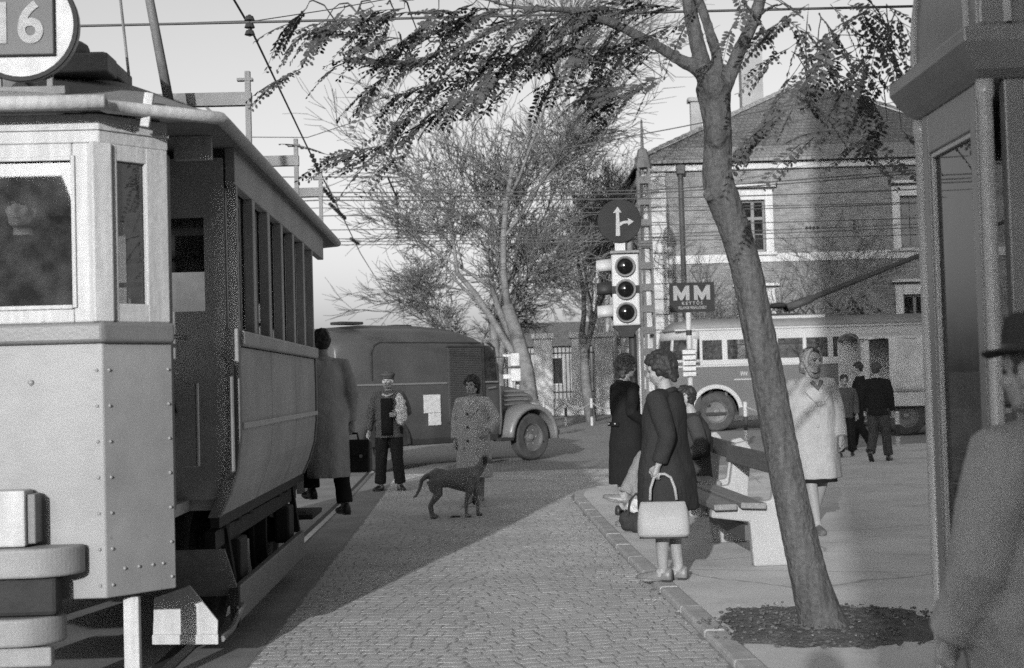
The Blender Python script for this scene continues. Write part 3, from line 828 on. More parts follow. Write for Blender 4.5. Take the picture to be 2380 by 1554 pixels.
# corner posts and window sashes
def vpost(x, y, z0, z1, a, w, d, name='post', m=None):
    k = MB().obox((x, y, (z0+z1)/2), (w, d, z1-z0), 0, 0, a)
    return k.build(name, m or m_tramw, tram, bevel=.008)
for sx in (-1, 1):
    vpost(sx*.585, .02, 1.80, 2.66, sx*rad(36), .10, .07)
    ang = sx*math.atan2(.29, .267)
    for t in (.13, .84):
        x = sx*(c1[0]+(c2[0]-c1[0])*t); y = c2[1]*t
        vpost(x - sx*.02, y+.005, 1.80, 2.66, ang, .11 if t < .5 else .13, .05)
    # narrow corner window
    xm = sx*(c1[0]+(c2[0]-c1[0])*.48); ym = c2[1]*.48
    L = .26
    for zc, h in ((1.845,.09),(2.62,.08)):
        MB().obox((xm-sx*.02, ym+.005, zc), (L, .046, h), 0,0,ang).build('sash_rail', m_tramw, tram, bevel=.006)
    MB().obox((xm-sx*.025, ym+.006, 2.23), (L, .006, .72), 0,0,ang).build('pane', m_tglass, tram)
k = MB()
k.box(-.54,-.46,.0,.045,1.80,2.66).box(.46,.54,.0,.045,1.80,2.66).box(-.46,.46,.001,.044,1.80,1.875).box(-.46,.46,.001,.044,2.59,2.66)
k.build('front_sash', m_tramw, tram, bevel=.008)
k = MB().box(-.475,-.455,-.012,.01,1.87,2.60).box(.455,.475,-.012,.01,1.87,2.60).box(-.455,.455,-.011,.011,1.865,1.885).box(-.455,.455,-.011,.011,2.575,2.595)
k.build('window_bead', m_tramw, tram, bevel=.004)
MB().box(-.46,.46,.02,.026,1.87,2.595).build('pane', m_tglass, tram)
# rivets along panel edges
rivm = MB().sphere((0,0,0),.009,.006,.009,6,4).mesh('rivet', m_tram, True)
def rivet(x, y, z, s_=1):
    o = bpy.data.objects.new('rivet', rivm); COL.objects.link(o); o.parent = tram; o.location = (x,y,z); o.scale = (s_,s_,s_)
for sx in (-1,1):
    for z in [.55+.17*i for i in range(7)]:
        rivet(sx*.56,-.001,z)
        for t in (.08,.93): rivet(sx*(c1[0]+.267*t)+sx*.002, .29*t-.001, z)
    for t in (.25,.45,.65,.8): rivet(sx*(c1[0]+.267*t)+sx*.002, .29*t-.001, .62)
rivet(.25,-.001,1.52,1.7)
# inner lip of the doorway: edge plate and door post
for sx in (-1,1):
    MB().box(min(sx*.84,sx*.74), max(sx*.84,sx*.74), .302, .37, .50, 2.66).build('door_post', m_tramdk, tram, bevel=.008)
    MB().box(min(sx*.835,sx*.775), max(sx*.835,sx*.775), .372, .44, .86, 2.66).build('door_leaf', m_belt, tram, bevel=.008)
# gutter round the canopy
def canopy_outline(y):
    if y < -.04: return .62
    if y < .32: return .62 + (1.10-.62)*((y+.04)/.36)
    return 1.10
TL = 6.95
stations = [-.13,-.04,.08,.2,.32,.5,.65,.8,1.0,1.3,1.8,3.475]
def fullst():
    s_ = stations + [TL-a for a in reversed(stations[:-1])]
    return s_
def roofh(y):
    d = min(y+.13, TL+.13-y)
    return .05 + .40*(1-math.exp(-((max(d,0)/.75)**1.6)))
rings = []
for y in fullst():
    w = canopy_outline(min(y, TL-y)); h = roofh(y)
    ring = [(w*math.cos(t), y, 2.845 + h*math.sin(t)**2) for t in [math.pi*i/20 for i in range(21)]]
    ring += [(-w*.98, y, 2.81), (w*.98, y, 2.81)]
    rings.append(ring)
MB().loft(rings).build('roof', m_roofc, tram, smooth=True)
k = MB(); 
gl = [(canopy_outline(min(y,TL-y))+.015, y, 2.825) for y in fullst()]
gl2 = [(-x,y,z) for x,y,z in gl]
loop = gl2[::-1][-0:] 
k.tube(gl, .033, 8); k.tube(gl2, .033, 8); k.tube([(-.66,-.145,2.825),(0,-.15,2.825),(.66,-.145,2.825)], .038, 8)
k.build('gutter', m_tramw, tram, smooth=True)
# eaves board / frieze along the body
for sx in (-1,1):
    MB().box(min(sx*1.0,sx*1.055),max(sx*1.0,sx*1.055), 1.10, 5.85, 2.60, 2.81).build('frieze_board', m_tramside, tram, bevel=.006)
    MB().box(min(sx*.80,sx*1.0),max(sx*.80,sx*1.0), .70, .74, 2.68, 2.81).build('canopy_bracket', m_tramw, tram, bevel=.006)
# route disc on the roof
disc = MB().lathe([(.0,-.02),(.25,-.02),(.262,-.03),(.266,0),(.262,.03),(.25,.02),(0,.02)], 40, (.27,-.10,3.20), 'Y').build('route_disc', m_signw, tram, smooth=False, bevel=.004)
MB().lathe([(.245,-.034),(.266,-.036),(.268,-.026),(.245,-.024),(.245,-.034)], 40, (.27,-.10,3.20), 'Y', False).build('disc_rim', m_black, disc)
MB().box(.115,.425,-.15,-.131,3.055,3.36).build('number_plate', m_signg, disc, bevel=.004)
text('route_number', '16', .27, m_digit, disc, (.255,-.154,3.195), UPR, .002, .006, .95)
k = MB()
for x in (.15,.39): k.beam((x,-.09,2.86),(x,-.09,3.0),.03,.02)
k.box(0.07,.47,-.13,-.05,2.87,2.91); k.beam((.27,-.08,2.95),(.27,.25,2.93),.02,.02)
k.build('disc_bracket', m_grey, disc, bevel=.004)
# bow collector: base, two leaning booms, ropes
k = MB()
k.box(-.05,.55,.35,.55,3.08,3.18).box(.1,.5,.5,1.1,3.14,3.22).sphere((.36,.42,3.2),.09,.07,.06,10,6)
k.build('collector_base', m_grey, tram, bevel=.01)
MB().tube([(.34,.45,3.18),(.24,.35,3.8),(.15,.3,4.6)], [.03,.024,.02], 8).build('collector_boom', m_grey, tram, smooth=True)
MB().tube([(.72,1.0,3.05),(.62,.95,3.7),(.5,.9,4.8)], [.028,.024,.02], 8).build('collector_boom', m_grey, tram, smooth=True)
MB().tube([(.55,.8,3.16),(.40,.8,4.8)], .008, 5).build('trolley_rope', m_grey, tram)
# roof board brackets along the eave
for y in (1.35, 3.6, 5.3):
    k = MB()
    k.beam((.55,y,3.13),(1.12,y,3.13),.05,.075); k.beam((1.1,y,2.86),(1.1,y,3.29),.03,.035); k.beam((1.1,y+.05,2.86),(1.1,y+.05,3.25),.015,.015)
    k.beam((.85,y,3.1),(1.06,y,2.88),.015,.015); k.box(1.04,1.13,y-.02,y+.02,3.235,3.25)
    k.build('roof_bracket', m_grey, tram)
k = MB().obox((.80,.10,2.83),(.045,.03,.17),rad(-4),rad(8),0); k.build('lamp_clip', m_tramw, tram, bevel=.004)
# body side: curved lower panels
prof = [(1.05,1.70),(1.052,1.45),(1.05,1.2),(1.03,1.02),(.985,.88),(.93,.76)]
ysplit = [1.13, 2.42, 3.68, 4.95, 5.85]
for sx in (-1,1):
    for a, b in zip(ysplit, ysplit[1:]):
        if b > 5 and sx > 0: continue
        MB().loft([[(sx*x, a+.008, z) for x,z in prof]+[(sx*(x-.02), a+.008, z) for x,z in reversed(prof)],
                   [(sx*x, b-.008, z) for x,z in prof]+[(sx*(x-.02), b-.008, z) for x,z in reversed(prof)]]).build('side_panel', m_tramside, tram, bevel=.003)
    for yy in (1.06, 4.96):
        k = MB(); p2 = [(x+.012,z) for x,z in prof]; p2[0] = (1.062,1.80)
        k.loft([[(sx*x, yy, z) for x,z in p2]+[(sx*(x-.07), yy, z) for x,z in reversed(p2)],
                [(sx*x, yy+.075, z) for x,z in p2]+[(sx*(x-.07), yy+.075, z) for x,z in reversed(p2)]])
        k.build('corner_pillar', m_tramdk, tram, bevel=.006)
    MB().box(min(sx*1.04,sx*1.085),max(sx*1.04,sx*1.085),1.14,4.98,1.705,1.79).build('side_belt', m_tramside, tram, bevel=.012)
    MB().box(min(sx*1.053,sx*1.072),max(sx*1.053,sx*1.072),1.14,4.95,1.24,1.275).build('rub_strip', m_tramw, tram, bevel=.005)
    MB().box(min(sx*.93,sx*.88),max(sx*.93,sx*.88),1.10,5.0,.70,.765).build('sole_bar', m_black, tram)
    # window bays
    nb = 6; bw_ = (4.96-1.13)/nb
    for i in range(nb+1):
        y = 1.13+bw_*i
        MB().box(min(sx*1.0,sx*1.056),max(sx*1.0,sx*1.056), y-.05+(.05 if i==0 else 0), y+.05-(.0 if i<nb else .05), 1.79, 2.60).build('window_pillar', m_tramside, tram, bevel=.006)
    for i in range(nb):
        y = 1.13+bw_*i
        k = MB()
        xa, xb = min(sx*.955,sx*.985), max(sx*.955,sx*.985)
        k.box(xa,xb,y+.05,y+.10,1.79,2.60).box(xa,xb,y+bw_-.10,y+bw_-.05,1.79,2.60).box(xa-.001,xb-.001,y+.10,y+bw_-.10,1.79,1.87).box(xa-.001,xb-.001,y+.10,y+bw_-.10,2.28,2.34).box(xa-.001,xb-.001,y+.10,y+bw_-.10,2.54,2.60)
        s_ = k.build('sash', m_tramside, tram, bevel=.004)
        MB().box(sx*.968-.003,sx*.968+.003,y+.10,y+bw_-.10,1.87,2.54).build('pane', m_sglass, s_)
# bulkheads, floor, steps
k = MB()
for y in (1.08, 4.98):
    k = MB().box(-.99,-.35,y,y+.04,.86,1.9).box(.35,.99,y,y+.04,.86,1.9).box(-.99,-.88,y,y+.04,1.9,2.75).box(.88,.99,y,y+.04,1.9,2.75).box(-.45,-.35,y,y+.04,1.9,2.75).box(.35,.45,y,y+.04,1.9,2.75).box(-.88,-.45,y,y+.04,2.42,2.75).box(.45,.88,y,y+.04,2.42,2.75).box(-.35,.35,y+.001,y+.039,2.45,2.75).box(-.35,.35,y+.001,y+.039,.86,1.75)
    b_ = k.build('bulkhead', m_int, tram)
    for sx in (-1,1): MB().box(min(sx*.45,sx*.88),max(sx*.45,sx*.88),y+.015,y+.021,1.9,2.42).build('pane', m_tglass, b_)
    MB().box(-.35,.35,y+.015,y+.021,1.75,2.45).build('pane', m_tglass, b_)
for a, b in ((0.03,1.08),(5.02,6.9)):
    MB().prism([(-.57,a),(.57,a),(.77,a+.3),(.77,b),(-.77,b),(-.77,a+.3)], lambda x,y:(x,y,.80), lambda x,y:(x,y,.86)).build('platform_floor', m_int, tram)
MB().box(-.93,.93,1.10,4.98,.80,.86).build('saloon_floor', m_int, tram)
for y0 in (5.2,):
    for sx in (-1,1):
        MB().box(min(sx*.72,sx*.98),max(sx*.72,sx*.98),y0,y0+.75 if y0>2 else y0+.5,.36,.40).build('step', m_black, tram, bevel=.006)
        MB().box(min(sx*.72,sx*.735),max(sx*.72,sx*.735),y0,y0+.32,.41,.80).build('riser', m_black, tram)
# driver's controls on the front platform
k = MB(); k.lathe([(.0,0),(.13,0),(.13,.85),(.15,.87),(.15,.93),(0,.95)],16,(-.1,.3,.86))
ctl = k.build('controller', m_black, tram, smooth=False, bevel=.01)
MB().tube([(-.1,.3,1.85),(.05,.22,1.87),(.12,.2,1.87)],[.02,.015,.02],8).build('handle', m_bright, ctl)
k = MB().tube([(.42,.36,.86),(.42,.36,1.75)],.025,8)
for z in (2.02, 2.30): k.tube([(.35,.62,z),(.72,.62,z)],.014,6)
k.build('brake_column', m_black, tram)
MB().tube([(.8,.84,1.06),(.87,.84,1.06),(.87,.84,1.50),(.8,.84,1.50)],.011,8).build('grab_handle', m_bright, tram)
MB().tube([(.98,1.03,.98),(1.03,1.0,1.02),(1.03,1.0,1.6),(.98,1.03,1.66)],.012,8).build('grab_handle', m_grey, tram)
k = MB().prism([(-.1,0),(.1,0),(.035,.22),(.06,.34),(-.06,.34),(-.035,.22)], lambda a,z:(.62+a,1.055,1.34+z), lambda a,z:(.62+a,1.072,1.34+z)); k.build('bell_bracket', m_black, tram)
MB().tube([(.60,.82,1.70),(.60,.82,1.78),(.84,.82,1.74)],.012,6).build('grab_handle', m_bright, tram)
# rear platform end
k = MB()
for sx in (-1,1): k.box(min(sx*.72,sx*.80),max(sx*.72,sx*.80),6.25,6.33,.5,2.8)
k.box(-.80,.80,6.82,6.86,.5,1.75).box(-.80,-.72,6.78,6.85,1.75,2.8).box(.72,.80,6.78,6.85,1.75,2.8).box(.77,.80,6.33,6.82,.5,1.75).box(-.80,-.77,6.33,6.82,.5,1.75)
k.build('rear_panel', m_tramside, tram, bevel=.006)
# bumpers
def bar(x0,x1,y,z0,z1,d,name,m):
    k = MB(); n=8; ring=[]
    poly=[(x0,-d)]
    poly=[(x0,0),(x0,-d)]+[(x1-d+d*math.sin(t),-d*math.cos(t)) for t in [math.pi/2*i/14 for i in range(15)]]
    k.prism(poly, lambda a,b:(a,y+b,z0), lambda a,b:(a,y+b,z1)); return k.build(name,m,tram,bevel=.015,seg=3)
bar(-.45,.50,-.02,.62,.755,.20,'bumper',m_bumper)
bar(-.45,.40,.02,.30,.43,.20,'lower_bumper',m_bumper)
MB().box(-.1,.26,-.16,-.02,.76,1.02).build('buffer_block', m_tramw, tram, bevel=.01)
MB().box(.26,.30,-.13,-.02,.77,1.0).build('buffer_plate', m_tramdk, tram, bevel=.006)
MB().box(-.3,.40,-.16,-.05,.44,.62).build('coupler', m_black, tram, bevel=.02)
MB().box(.10,.36,-.12,-.06,.20,.29).build('coupler_hook', m_bumper, tram, bevel=.01)
# life guards and running gear
MB().box(.625,.70,.16,.21,.06,.47).build('guard_post', m_tramw, tram, bevel=.006)
k = MB().prism([(.62,.14),(.96,.13),(.965,.24),(.82,.43),(.63,.37)], lambda x,z:(x,.80,z), lambda x,z:(x,.82,z)); k.build('guard_plate', m_tramw, tram, bevel=.004)
k = MB().prism([(.62,.128),(.967,.118),(.967,.17),(.62,.18)], lambda x,z:(x,.785,z), lambda x,z:(x,.80,z)); k.build('guard_batten', m_tramw, tram, bevel=.004)
k = MB().loft([[(.60,.95,.60),(.60,.97,.60),(.98,.97,.60),(.98,.95,.60)],[(.62,1.3,.30),(.62,1.32,.30),(1.0,1.32,.30),(1.0,1.3,.30)]]); k.build('guard_apron', m_tramdk, tram)
MB().tube([(.98,.83,.14),(1.0,1.05,.16),(1.01,1.35,.24)],.018,6).build('guard_runner', m_grey, tram)
MB().obox((.98,2.85,.25),(.045,3.1,.20),0,0,0).build('side_guard_board', m_belt, tram, bevel=.008)
MB().box(.955,1.005,1.24,1.3,.13,.36).build('guard_stop', m_black, tram, bevel=.004)
MB().obox((-.98,2.85,.25),(.045,3.1,.20),0,0,0).build('side_guard_board', m_belt, tram, bevel=.008)
for y in (2.0, 4.3):
    for sx in (-1,1):
        w = MB().lathe([(0,-.05),(.36,-.05),(.40,-.07),(.40,-.04),(.37,-.03),(.365,.05),(.3,.05),(.28,.02),(.1,.02),(.09,.07),(0,.07)],28,(sx*.72,y,.375),'X').build('wheel', m_black, tram, smooth=False)
        MB().box(sx*.86-.06,sx*.86+.06,y-.14,y+.14,.28,.56).build('axle_box', m_black, tram, bevel=.02)
    MB().tube([(-.7,y,.37),(.7,y,.37)],.06,10).build('axle', m_black, tram)
k = MB()
for sx in (-1,1):
    k.box(sx*.84-.03,sx*.84+.03,1.3,5.0,.56,.66)
    for y in (1.55,2.0,2.45,3.85,4.3,4.75): k.tube([(sx*.86,y,.66),(sx*.86,y,.78)],.05,8)
    for y in (1.6,4.7): k.beam((sx*.86,y,.7),(sx*.9,y+.1,.3),.05,.02)
k.box(-.5,.5,2.2,4.1,.25,.75)
k.build('truck_frame', m_black, tram)

# ------------------------------------------------------------------ delivery van
m_van = mat('van_paint', 0.06, 0.38, 1.5, 0.22, 0.06, 20, spec=0.5)
m_van2 = mat('van_paint_pale', 0.15, 0.36, 1.5, 0.12, 0.05, 20, spec=0.5)
m_chrome = mat('dull_chrome', 0.55, 0.28, 5, 0.1, 0.02, metal=0.9)
m_tyre = mat('tyre_rubber', 0.05, 0.9, 6, 0.3, 0.3, 50)
m_rim = mat('rim_paint', 0.10, 0.5, 5, 0.25, 0.05)
m_paper = mat('paper_notice', 0.5, 0.8, 18, 0.25, 0.1, 90)
m_vglass = glass_mat('vehicle_glass', 0.55, 0.10, 0.25, 0.03)
van = thing('delivery_van', 'dark rounded delivery van with louvred side door crossing behind the tram', 'van', (-0.276, 27.575, 0), rad(44))
# local x forward from the front axle, y left, z up; right side faces the camera
VW = .92
def body_ring(x, w, zb, zt, r=.28, n=6):
    pts = []
    pts.append((x,-w*.96,zb)); pts.append((x,-w,zb+.25)); pts.append((x,-w,zt-r*1.35))
    for i in range(1,n+1):
        t = math.pi/2*i/n; pts.append((x,-w+ r*2.0*(1-math.cos(t)), zt-r*1.35+ r*1.15*math.sin(t)))
    pts.append((x,-w*.3,zt)); 
    return pts + [(a,-b,c) for a,b,c in reversed(pts)]
rings = [body_ring(-4.62,.70,.72,2.25), body_ring(-4.56,.84,.6,2.40), body_ring(-4.40,.91,.53,2.49), body_ring(-3.6,VW,.52,2.55), body_ring(-2.4,VW,.52,2.55), body_ring(-1.6,VW,.52,2.50), body_ring(-1.25,.915,.52,2.42), body_ring(-.98,.905,.52,2.28), body_ring(-.84,.90,.52,2.10)]
MB().loft(rings).build('body', m_van, van, smooth=True, bevel=.02)
# cowl and windscreen below, hood, grille
rings = [body_ring(-.84,.895,.52,1.58,.12), body_ring(-.72,.82,.52,1.52,.14), body_ring(-.5,.56,.55,1.46,.16), body_ring(.1,.48,.58,1.40,.16), body_ring(.52,.40,.6,1.32,.16), body_ring(.62,.33,.62,1.26,.14)]
MB().loft(rings).build('hood', m_van2, van, smooth=True)
k = MB()
for i in range(4): k.box(-.42,.30,-.545+.02*i,-.50,1.05+i*.085,1.085+i*.085) if False else k.beam((-.42,-.565,1.06+i*.085),(.28,-.49,1.06+i*.085),.02,.028)
k.build('hood_louvre', m_chrome, van, bevel=.004)
k = MB()
for i in range(7): k.beam((.64,-.25,.72+i*.075),(.64,.25,.72+i*.075),.02,.03)
k.build('grille', m_chrome, van)
# windscreen and side windows
k = MB(); k.add([(-.825,-.78,1.60),(-.825,.78,1.60),(-.99,.70,2.10),(-.99,-.70,2.10)],[(0,1,2,3)])
MB().obox((-.855,0,1.86),(.02,1.5,.46),0,rad(-17),0).build('windscreen', m_vglass, van)
MB().obox((-.875,0,1.86),(.04,1.62,.58),0,rad(-17),0).build('windscreen_frame', m_van2, van, bevel=.02)
k = MB().prism([(-1.22,1.52),(-.93,1.52),(-1.0,2.08),(-1.10,2.16),(-1.22,2.17)], lambda x,z:(x,-.925,z), lambda x,z:(x,-.915,z)); k.build('door_window', m_vglass, van)
k = MB().tube([(-1.25,-.925,1.48),(-.89,-.915,1.48),(-.97,-.915,2.12),(-1.1,-.915,2.21),(-1.25,-.92,2.22),(-1.25,-.925,1.48)],.022,6); k.build('door_window_frame', m_black, van)
# louvred door
lp = MB().box(-2.13,-1.30,-.932,-.922,.80,2.14).build('louvre_door', m_van, van, bevel=.004)
lm = MB().loft([[(-.39,-.02,-.012),(-.39,0,.012),(-.39,0,-.014)],[(.39,-.02,-.012),(.39,0,.012),(.39,0,-.014)]]).mesh('louvre', m_van)
for i in range(40):
    o = bpy.data.objects.new('louvre', lm); COL.objects.link(o); o.parent = lp; o.location = (-1.715,-.932,.86+i*.032)
k = MB()
for z in (.79,2.15): k.beam((-2.15,-.94,z),(-1.28,-.94,z),.03,.03)
k.beam((-1.27,-.935,.6),(-1.27,-.935,2.14),.03,.03)
k.build('door_rail', m_black, van)
MB().beam((-4.40,-.925,1.50),(-2.16,-.935,1.50),.015,.03).build('belt_trim', m_chrome, van); MB().beam((-1.27,-.935,1.50),(-.84,-.92,1.50),.015,.03).build('belt_trim', m_chrome, van)
# embossed panel outline on the side
pts = [(-3.86,-.925,1.58),(-3.86,-.926,2.05),(-3.80,-.918,2.16),(-3.66,-.905,2.22),(-2.3,-.905,2.22),(-1.3,-.905,2.22)]
MB().tube(pts,.014,6).build('panel_moulding', m_black, van)
MB().box(-2.72,-2.34,-.945,-.931,.98,1.30).build('paper_notice', m_paper, van)
MB().box(-2.62,-2.34,-.947,-.933,.76,.975).build('paper_notice', m_paper, van)
k = MB().box(-4.4,-.9,-.90,.90,.42,.53); k.build('chassis', m_black, van, bevel=.02)
MB().obox((-4.0,-.45,2.57),(.5,.3,.05),0,0,0).build('roof_vent', m_black, van, bevel=.015)
MB().obox((-2.3,.2,2.57),(.4,.25,.04),0,0,0).build('roof_vent', m_black, van, bevel=.015)
MB().tube([(-1.0,-.94,1.95),(-.9,-1.12,1.95),(-.9,-1.14,1.75)],.012,6).build('mirror_arm', m_black, van)
MB().tube([(-1.2,-.96,1.38),(-1.0,-.96,1.40)],.016,6).build('door_handle', m_chrome, van)
# fenders
def fender(cx, cy, side):
    # pressed-steel wing: an arch lofted from tread to body
    k = MB(); rings = []
    for i in range(15):
        t = rad(-8 + 190*i/14)
        r1, r2 = .60, .56
        x = cx + r1*math.cos(t)*1.08; z = .46 + r1*math.sin(t)
        xi = cx + r2*math.cos(t)*1.08; zi = .46 + r2*math.sin(t)
        nx, nz = math.cos(t), math.sin(t)
        yo = cy + side*.16; yi = cy - side*.34
        rings.append([(x-nx*.09, yo+side*.012, z-nz*.09),(x-nx*.02, yo, z-nz*.02),(x, yo-side*.06, z),(x+nx*.02, cy-side*.12, z+nz*.02),(x+nx*.01, yi, z+nz*.01),(xi-nx*.02, yi, zi-nz*.02),(xi-nx*.02, cy-side*.1, zi-nz*.02),(xi-nx*.06, yo-side*.03, zi-nz*.06)])
    k.loft(rings)
    return k.build('fender', m_van2, van, smooth=True)
def wheel(parent, cx, cy, r, w, side, axis='Y', tm=None, rm=None):
    prof = [(r*.60,-w/2),(r*.92,-w/2),(r,-w*.36),(r,w*.36),(r*.92,w/2),(r*.60,w/2)]
    g = MB(); 
    c = (cx,cy,r)
    rings=[]
    tyre = MB().lathe(prof+[(r*.60,-w/2)],36,c,axis,False).build('wheel', tm or m_tyre, parent, smooth=False, bevel=.012)
    s_ = side
    MB().lathe([(0,s_*w*.12),(r*.20,s_*w*.14),(r*.24,s_*w*.05),(r*.50,s_*w*.02),(r*.54,s_*w*.36),(r*.62,s_*w*.44),(r*.62,s_*w*.2),(0,s_*w*.0)],36,c,axis).build('rim', rm or m_rim, tyre, bevel=.004)
    h = MB()
    for i in range(6):
        a = i*math.pi/3
        p = Vector((cx+r*.33*math.cos(a), cy+s_*w*.08, r+r*.33*math.sin(a))); h.sphere(p, r*.05, r*.05, r*.05, 6, 4)
    h.lathe([(0,s_*w*.1),(r*.13,s_*w*.12),(r*.11,s_*w*.3),(0,s_*w*.32)],14,c,axis)
    h.build('hub', m_grey, tyre)
    return tyre
for cx in (0.0, -3.6):
    for side in (-1, 1):
        wheel(van, cx, side*.80, .44, .20, side)
for side in (-1,1): fender(0.0, side*.80, side)
for side in (-1,1):
    k = MB(); rings = []
    for i in range(13):
        t = rad(180*i/12); rings.append([(-3.6+.54*math.cos(t), side*.925, .46+.54*math.sin(t)),(-3.6+.54*math.cos(t), side*.965, .46+.54*math.sin(t)),(-3.6+.50*math.cos(t), side*.965, .46+.50*math.sin(t)),(-3.6+.50*math.cos(t), side*.925, .46+.50*math.sin(t))])
    k.loft(rings)
    k.prism([(-3.6+.5*math.cos(rad(180*i/12)),.44+.5*math.sin(rad(180*i/12))) for i in range(13)], lambda x,z:(x,side*.924,z), lambda x,z:(x,side*.932,z))
    k.build('wheel_arch', m_black, van)
MB().box(-.95,-.6,-1.0,-.80,.40,.46).build('running_board', m_black, van, bevel=.01)
MB().tube([(.78,-.8,.5),(.80,0,.5),(.78,.8,.5)],.05,8).build('bumper', m_grey, van)
for s_ in (-1,1): MB().lathe([(0,-.12),(.07,-.1),(.11,0),(.115,.05),(.0,.06)],16,(.42,s_*.52,1.02),'X').build('headlamp', m_chrome, van, smooth=True)

# ------------------------------------------------------------------ trolleybus
m_busl = mat('bus_cream', 0.36, 0.65, 1.2, 0.1, 0.05, 20)
m_busd = mat('bus_red_as_grey', 0.095, 0.65, 1.2, 0.12, 0.05, 20)
m_busr = mat('bus_roof', 0.17, 0.6, 1.5, 0.15, 0.05, 20)
BW = 39.0
bus = thing('trolleybus', 'two-tone trolleybus with pale window band and raised trolley boom behind the tree trunk', 'trolleybus', (at(1535,950,BW).x, BW, 0), rad(0))
# local x from the front (left in view) to the rear, y away from camera
BL = 9.6; BD = 2.4
def bx(px): return at(px, 800, BW).x - bus.location.x
def bz(px, py): return at(px, py, BW).z
zw0 = bz(1700,836); zw1 = bz(1700,790); zr = bz(1700,766); zt = bz(1700,748); zbo = bz(1760,965)
holes = []
wb = [(1632,1678),(1690,1738),(1749,1800),(1808,1866),(1874,1924),(1936,1992),(2003,2055),(2066,2120),(2130,2185),(2196,2250)]
wb = [(bx(a),bx(b)) for a,b in wb]
holes = [(a,b,zw0,zw1) for a,b in wb]
wc = bx(1660)
holed_wall(bx(1626), BL, zw0-.14, zr, holes, 0, .05, ident).build('window_band', m_busl, bus)
for a, b, c, d in holes:
    f = MB().box(a,b,.03,.036,c,d).build('pane', m_vglass, bus)
    MB().box(a,b,.02,.029,d-.16,d-.13).build('sash_bar', m_black, f)
# lower side with wheel cut-outs
low = [(bx(1560),zbo),(wc-.62,zbo)]+[(wc-.62*math.cos(t),.55+.62*math.sin(t)) for t in [math.pi*i/14 for i in range(15)] if .55+.62*math.sin(t)>zbo]+[(wc+.62,zbo)]
rc = wc+5.2
low += [(rc-.62,zbo)]+[(rc-.62*math.cos(t),.55+.62*math.sin(t)) for t in [math.pi*i/14 for i in range(15)] if .55+.62*math.sin(t)>zbo]+[(rc+.62,zbo),(BL,zbo),(BL,zw0-.145),(bx(1560),zw0-.145)]
MB().prism(low, lambda x,z:(x,0,z), lambda x,z:(x,.05,z)).build('side_panel', m_busd, bus)
MB().box(.0,BL,.06,BD,zbo+.02,zbo+.1).build('floor', m_black, bus)
MB().box(.2,BL,BD-.05,BD,zbo,zw0).build('far_side', m_busd, bus)
k = MB()
for a in [i*1.2 for i in range(9)]: k.box(a,a+.12,BD-.05,BD,zw0,zr)
k.build('far_pillar', m_busl, bus)
MB().box(BL-.05,BL,.05,BD,zbo,zr).build('rear_panel', m_busd, bus)
# rounded front: lofted plan curve
def front_curve(z, dx=0): return [(bx(1626)-(bx(1626))*math.sin(t)*(1-dx), .02+BD/2*(1-math.cos(t)) , z) for t in [math.pi*i/12 for i in range(13)]]
def fshell(z0, z1, m, name, d0=0, d1=0):
    a = front_curve(z0,d0); b = front_curve(z1,d1)
    k = MB(); k.sheet([a,b]); return k.build(name, m, bus, smooth=True, solid=.04)
fshell(zbo, zw0-.06, m_busd, 'front_panel', 0, .05)
fshell(zw0-.058, zw0+.02, m_busl, 'front_band', .05, .06)
fshell(zw0+.022, zw1+.03, m_vglass, 'windscreen', .06, .14)
fshell(zw1+.032, zr+.02, m_busl, 'front_dome', .14, .2)
for pts, r_ in (([front_curve(zw0+.02,.06)[3],front_curve(zw1+.03,.14)[3]],.05),([front_curve(zw0+.02,.06)[6],front_curve(zw1+.03,.14)[6]],.04),([(bx(1612),.03,zw0),(bx(1616),.03,zw1+.05)],.09)):
    MB().tube(pts,r_,6).build('screen_pillar', m_busl, bus)
# roof: side slope plus dome
rings = []
xs = [bx(1548), bx(1575), bx(1625), bx(1700), BL*.7, BL-.3, BL]
hs = [.05,.8,1,1,1,1,.75]
for x, h in zip(xs, hs):
    ring = []
    for i in range(13):
        t = math.pi*i/12; c = math.cos(t)
        yy = BD/2 - (BD/2+.03)*math.copysign(abs(c)**.6, c) * (.55 if x == xs[0] else .9 if x == xs[1] else 1)
        ring.append((x, yy, zr + (zt+.12-zr)*h*math.sin(t)**.7))
    rings.append(ring)
rf = MB().loft(rings).build('roof', m_busr, bus, smooth=True)
MB().box(bx(1790),bx(1925),.25,1.5,zt+.02,zt+.14).build('roof_box', m_busl, rf, bevel=.02)
MB().box(.45,BL,-.045,-.002,zr-.01,zr+.035).build('rain_strip', m_busl, bus)
MB().box(.2,BL,-.03,-.002,zw0-.19,zw0-.146).build('waist_trim', m_busl, bus)
MB().box(bx(1703),bx(1745),-.02,-.002,bz(1720,884),bz(1720,881)).build('trim_bar', m_chrome, bus)
text('fleet_letters', 'FVV', .16, m_busl, bus, (bx(1727),-.006,bz(1727,870)), UPR, .003, .003, .7)
for c in (wc, rc):
    wheel(bus, c, .17, .53, .28, -1)
    wheel(bus, c, BD-.2, .53, .28, 1)
    k = MB(); rings=[]
    for i in range(17):
        t = math.pi*i/16 - .12
        if t < 0: t = 0
        rings.append([(c-(.62)*math.cos(t),-.03,.55+.62*math.sin(t)),(c-.73*math.cos(t),-.03,.55+.73*math.sin(t)),(c-.73*math.cos(t),.0,.55+.73*math.sin(t)),(c-.62*math.cos(t),.0,.55+.62*math.sin(t))])
    k.loft(rings).build('wheel_arch_trim', m_busl, bus)
    MB().prism([(c-.62*math.cos(math.pi*i/12),.5+.62*math.sin(math.pi*i/12)) for i in range(13)], lambda x,z:(x,.32,z), lambda x,z:(x,.34,z)).build('wheel_well', m_black, bus)
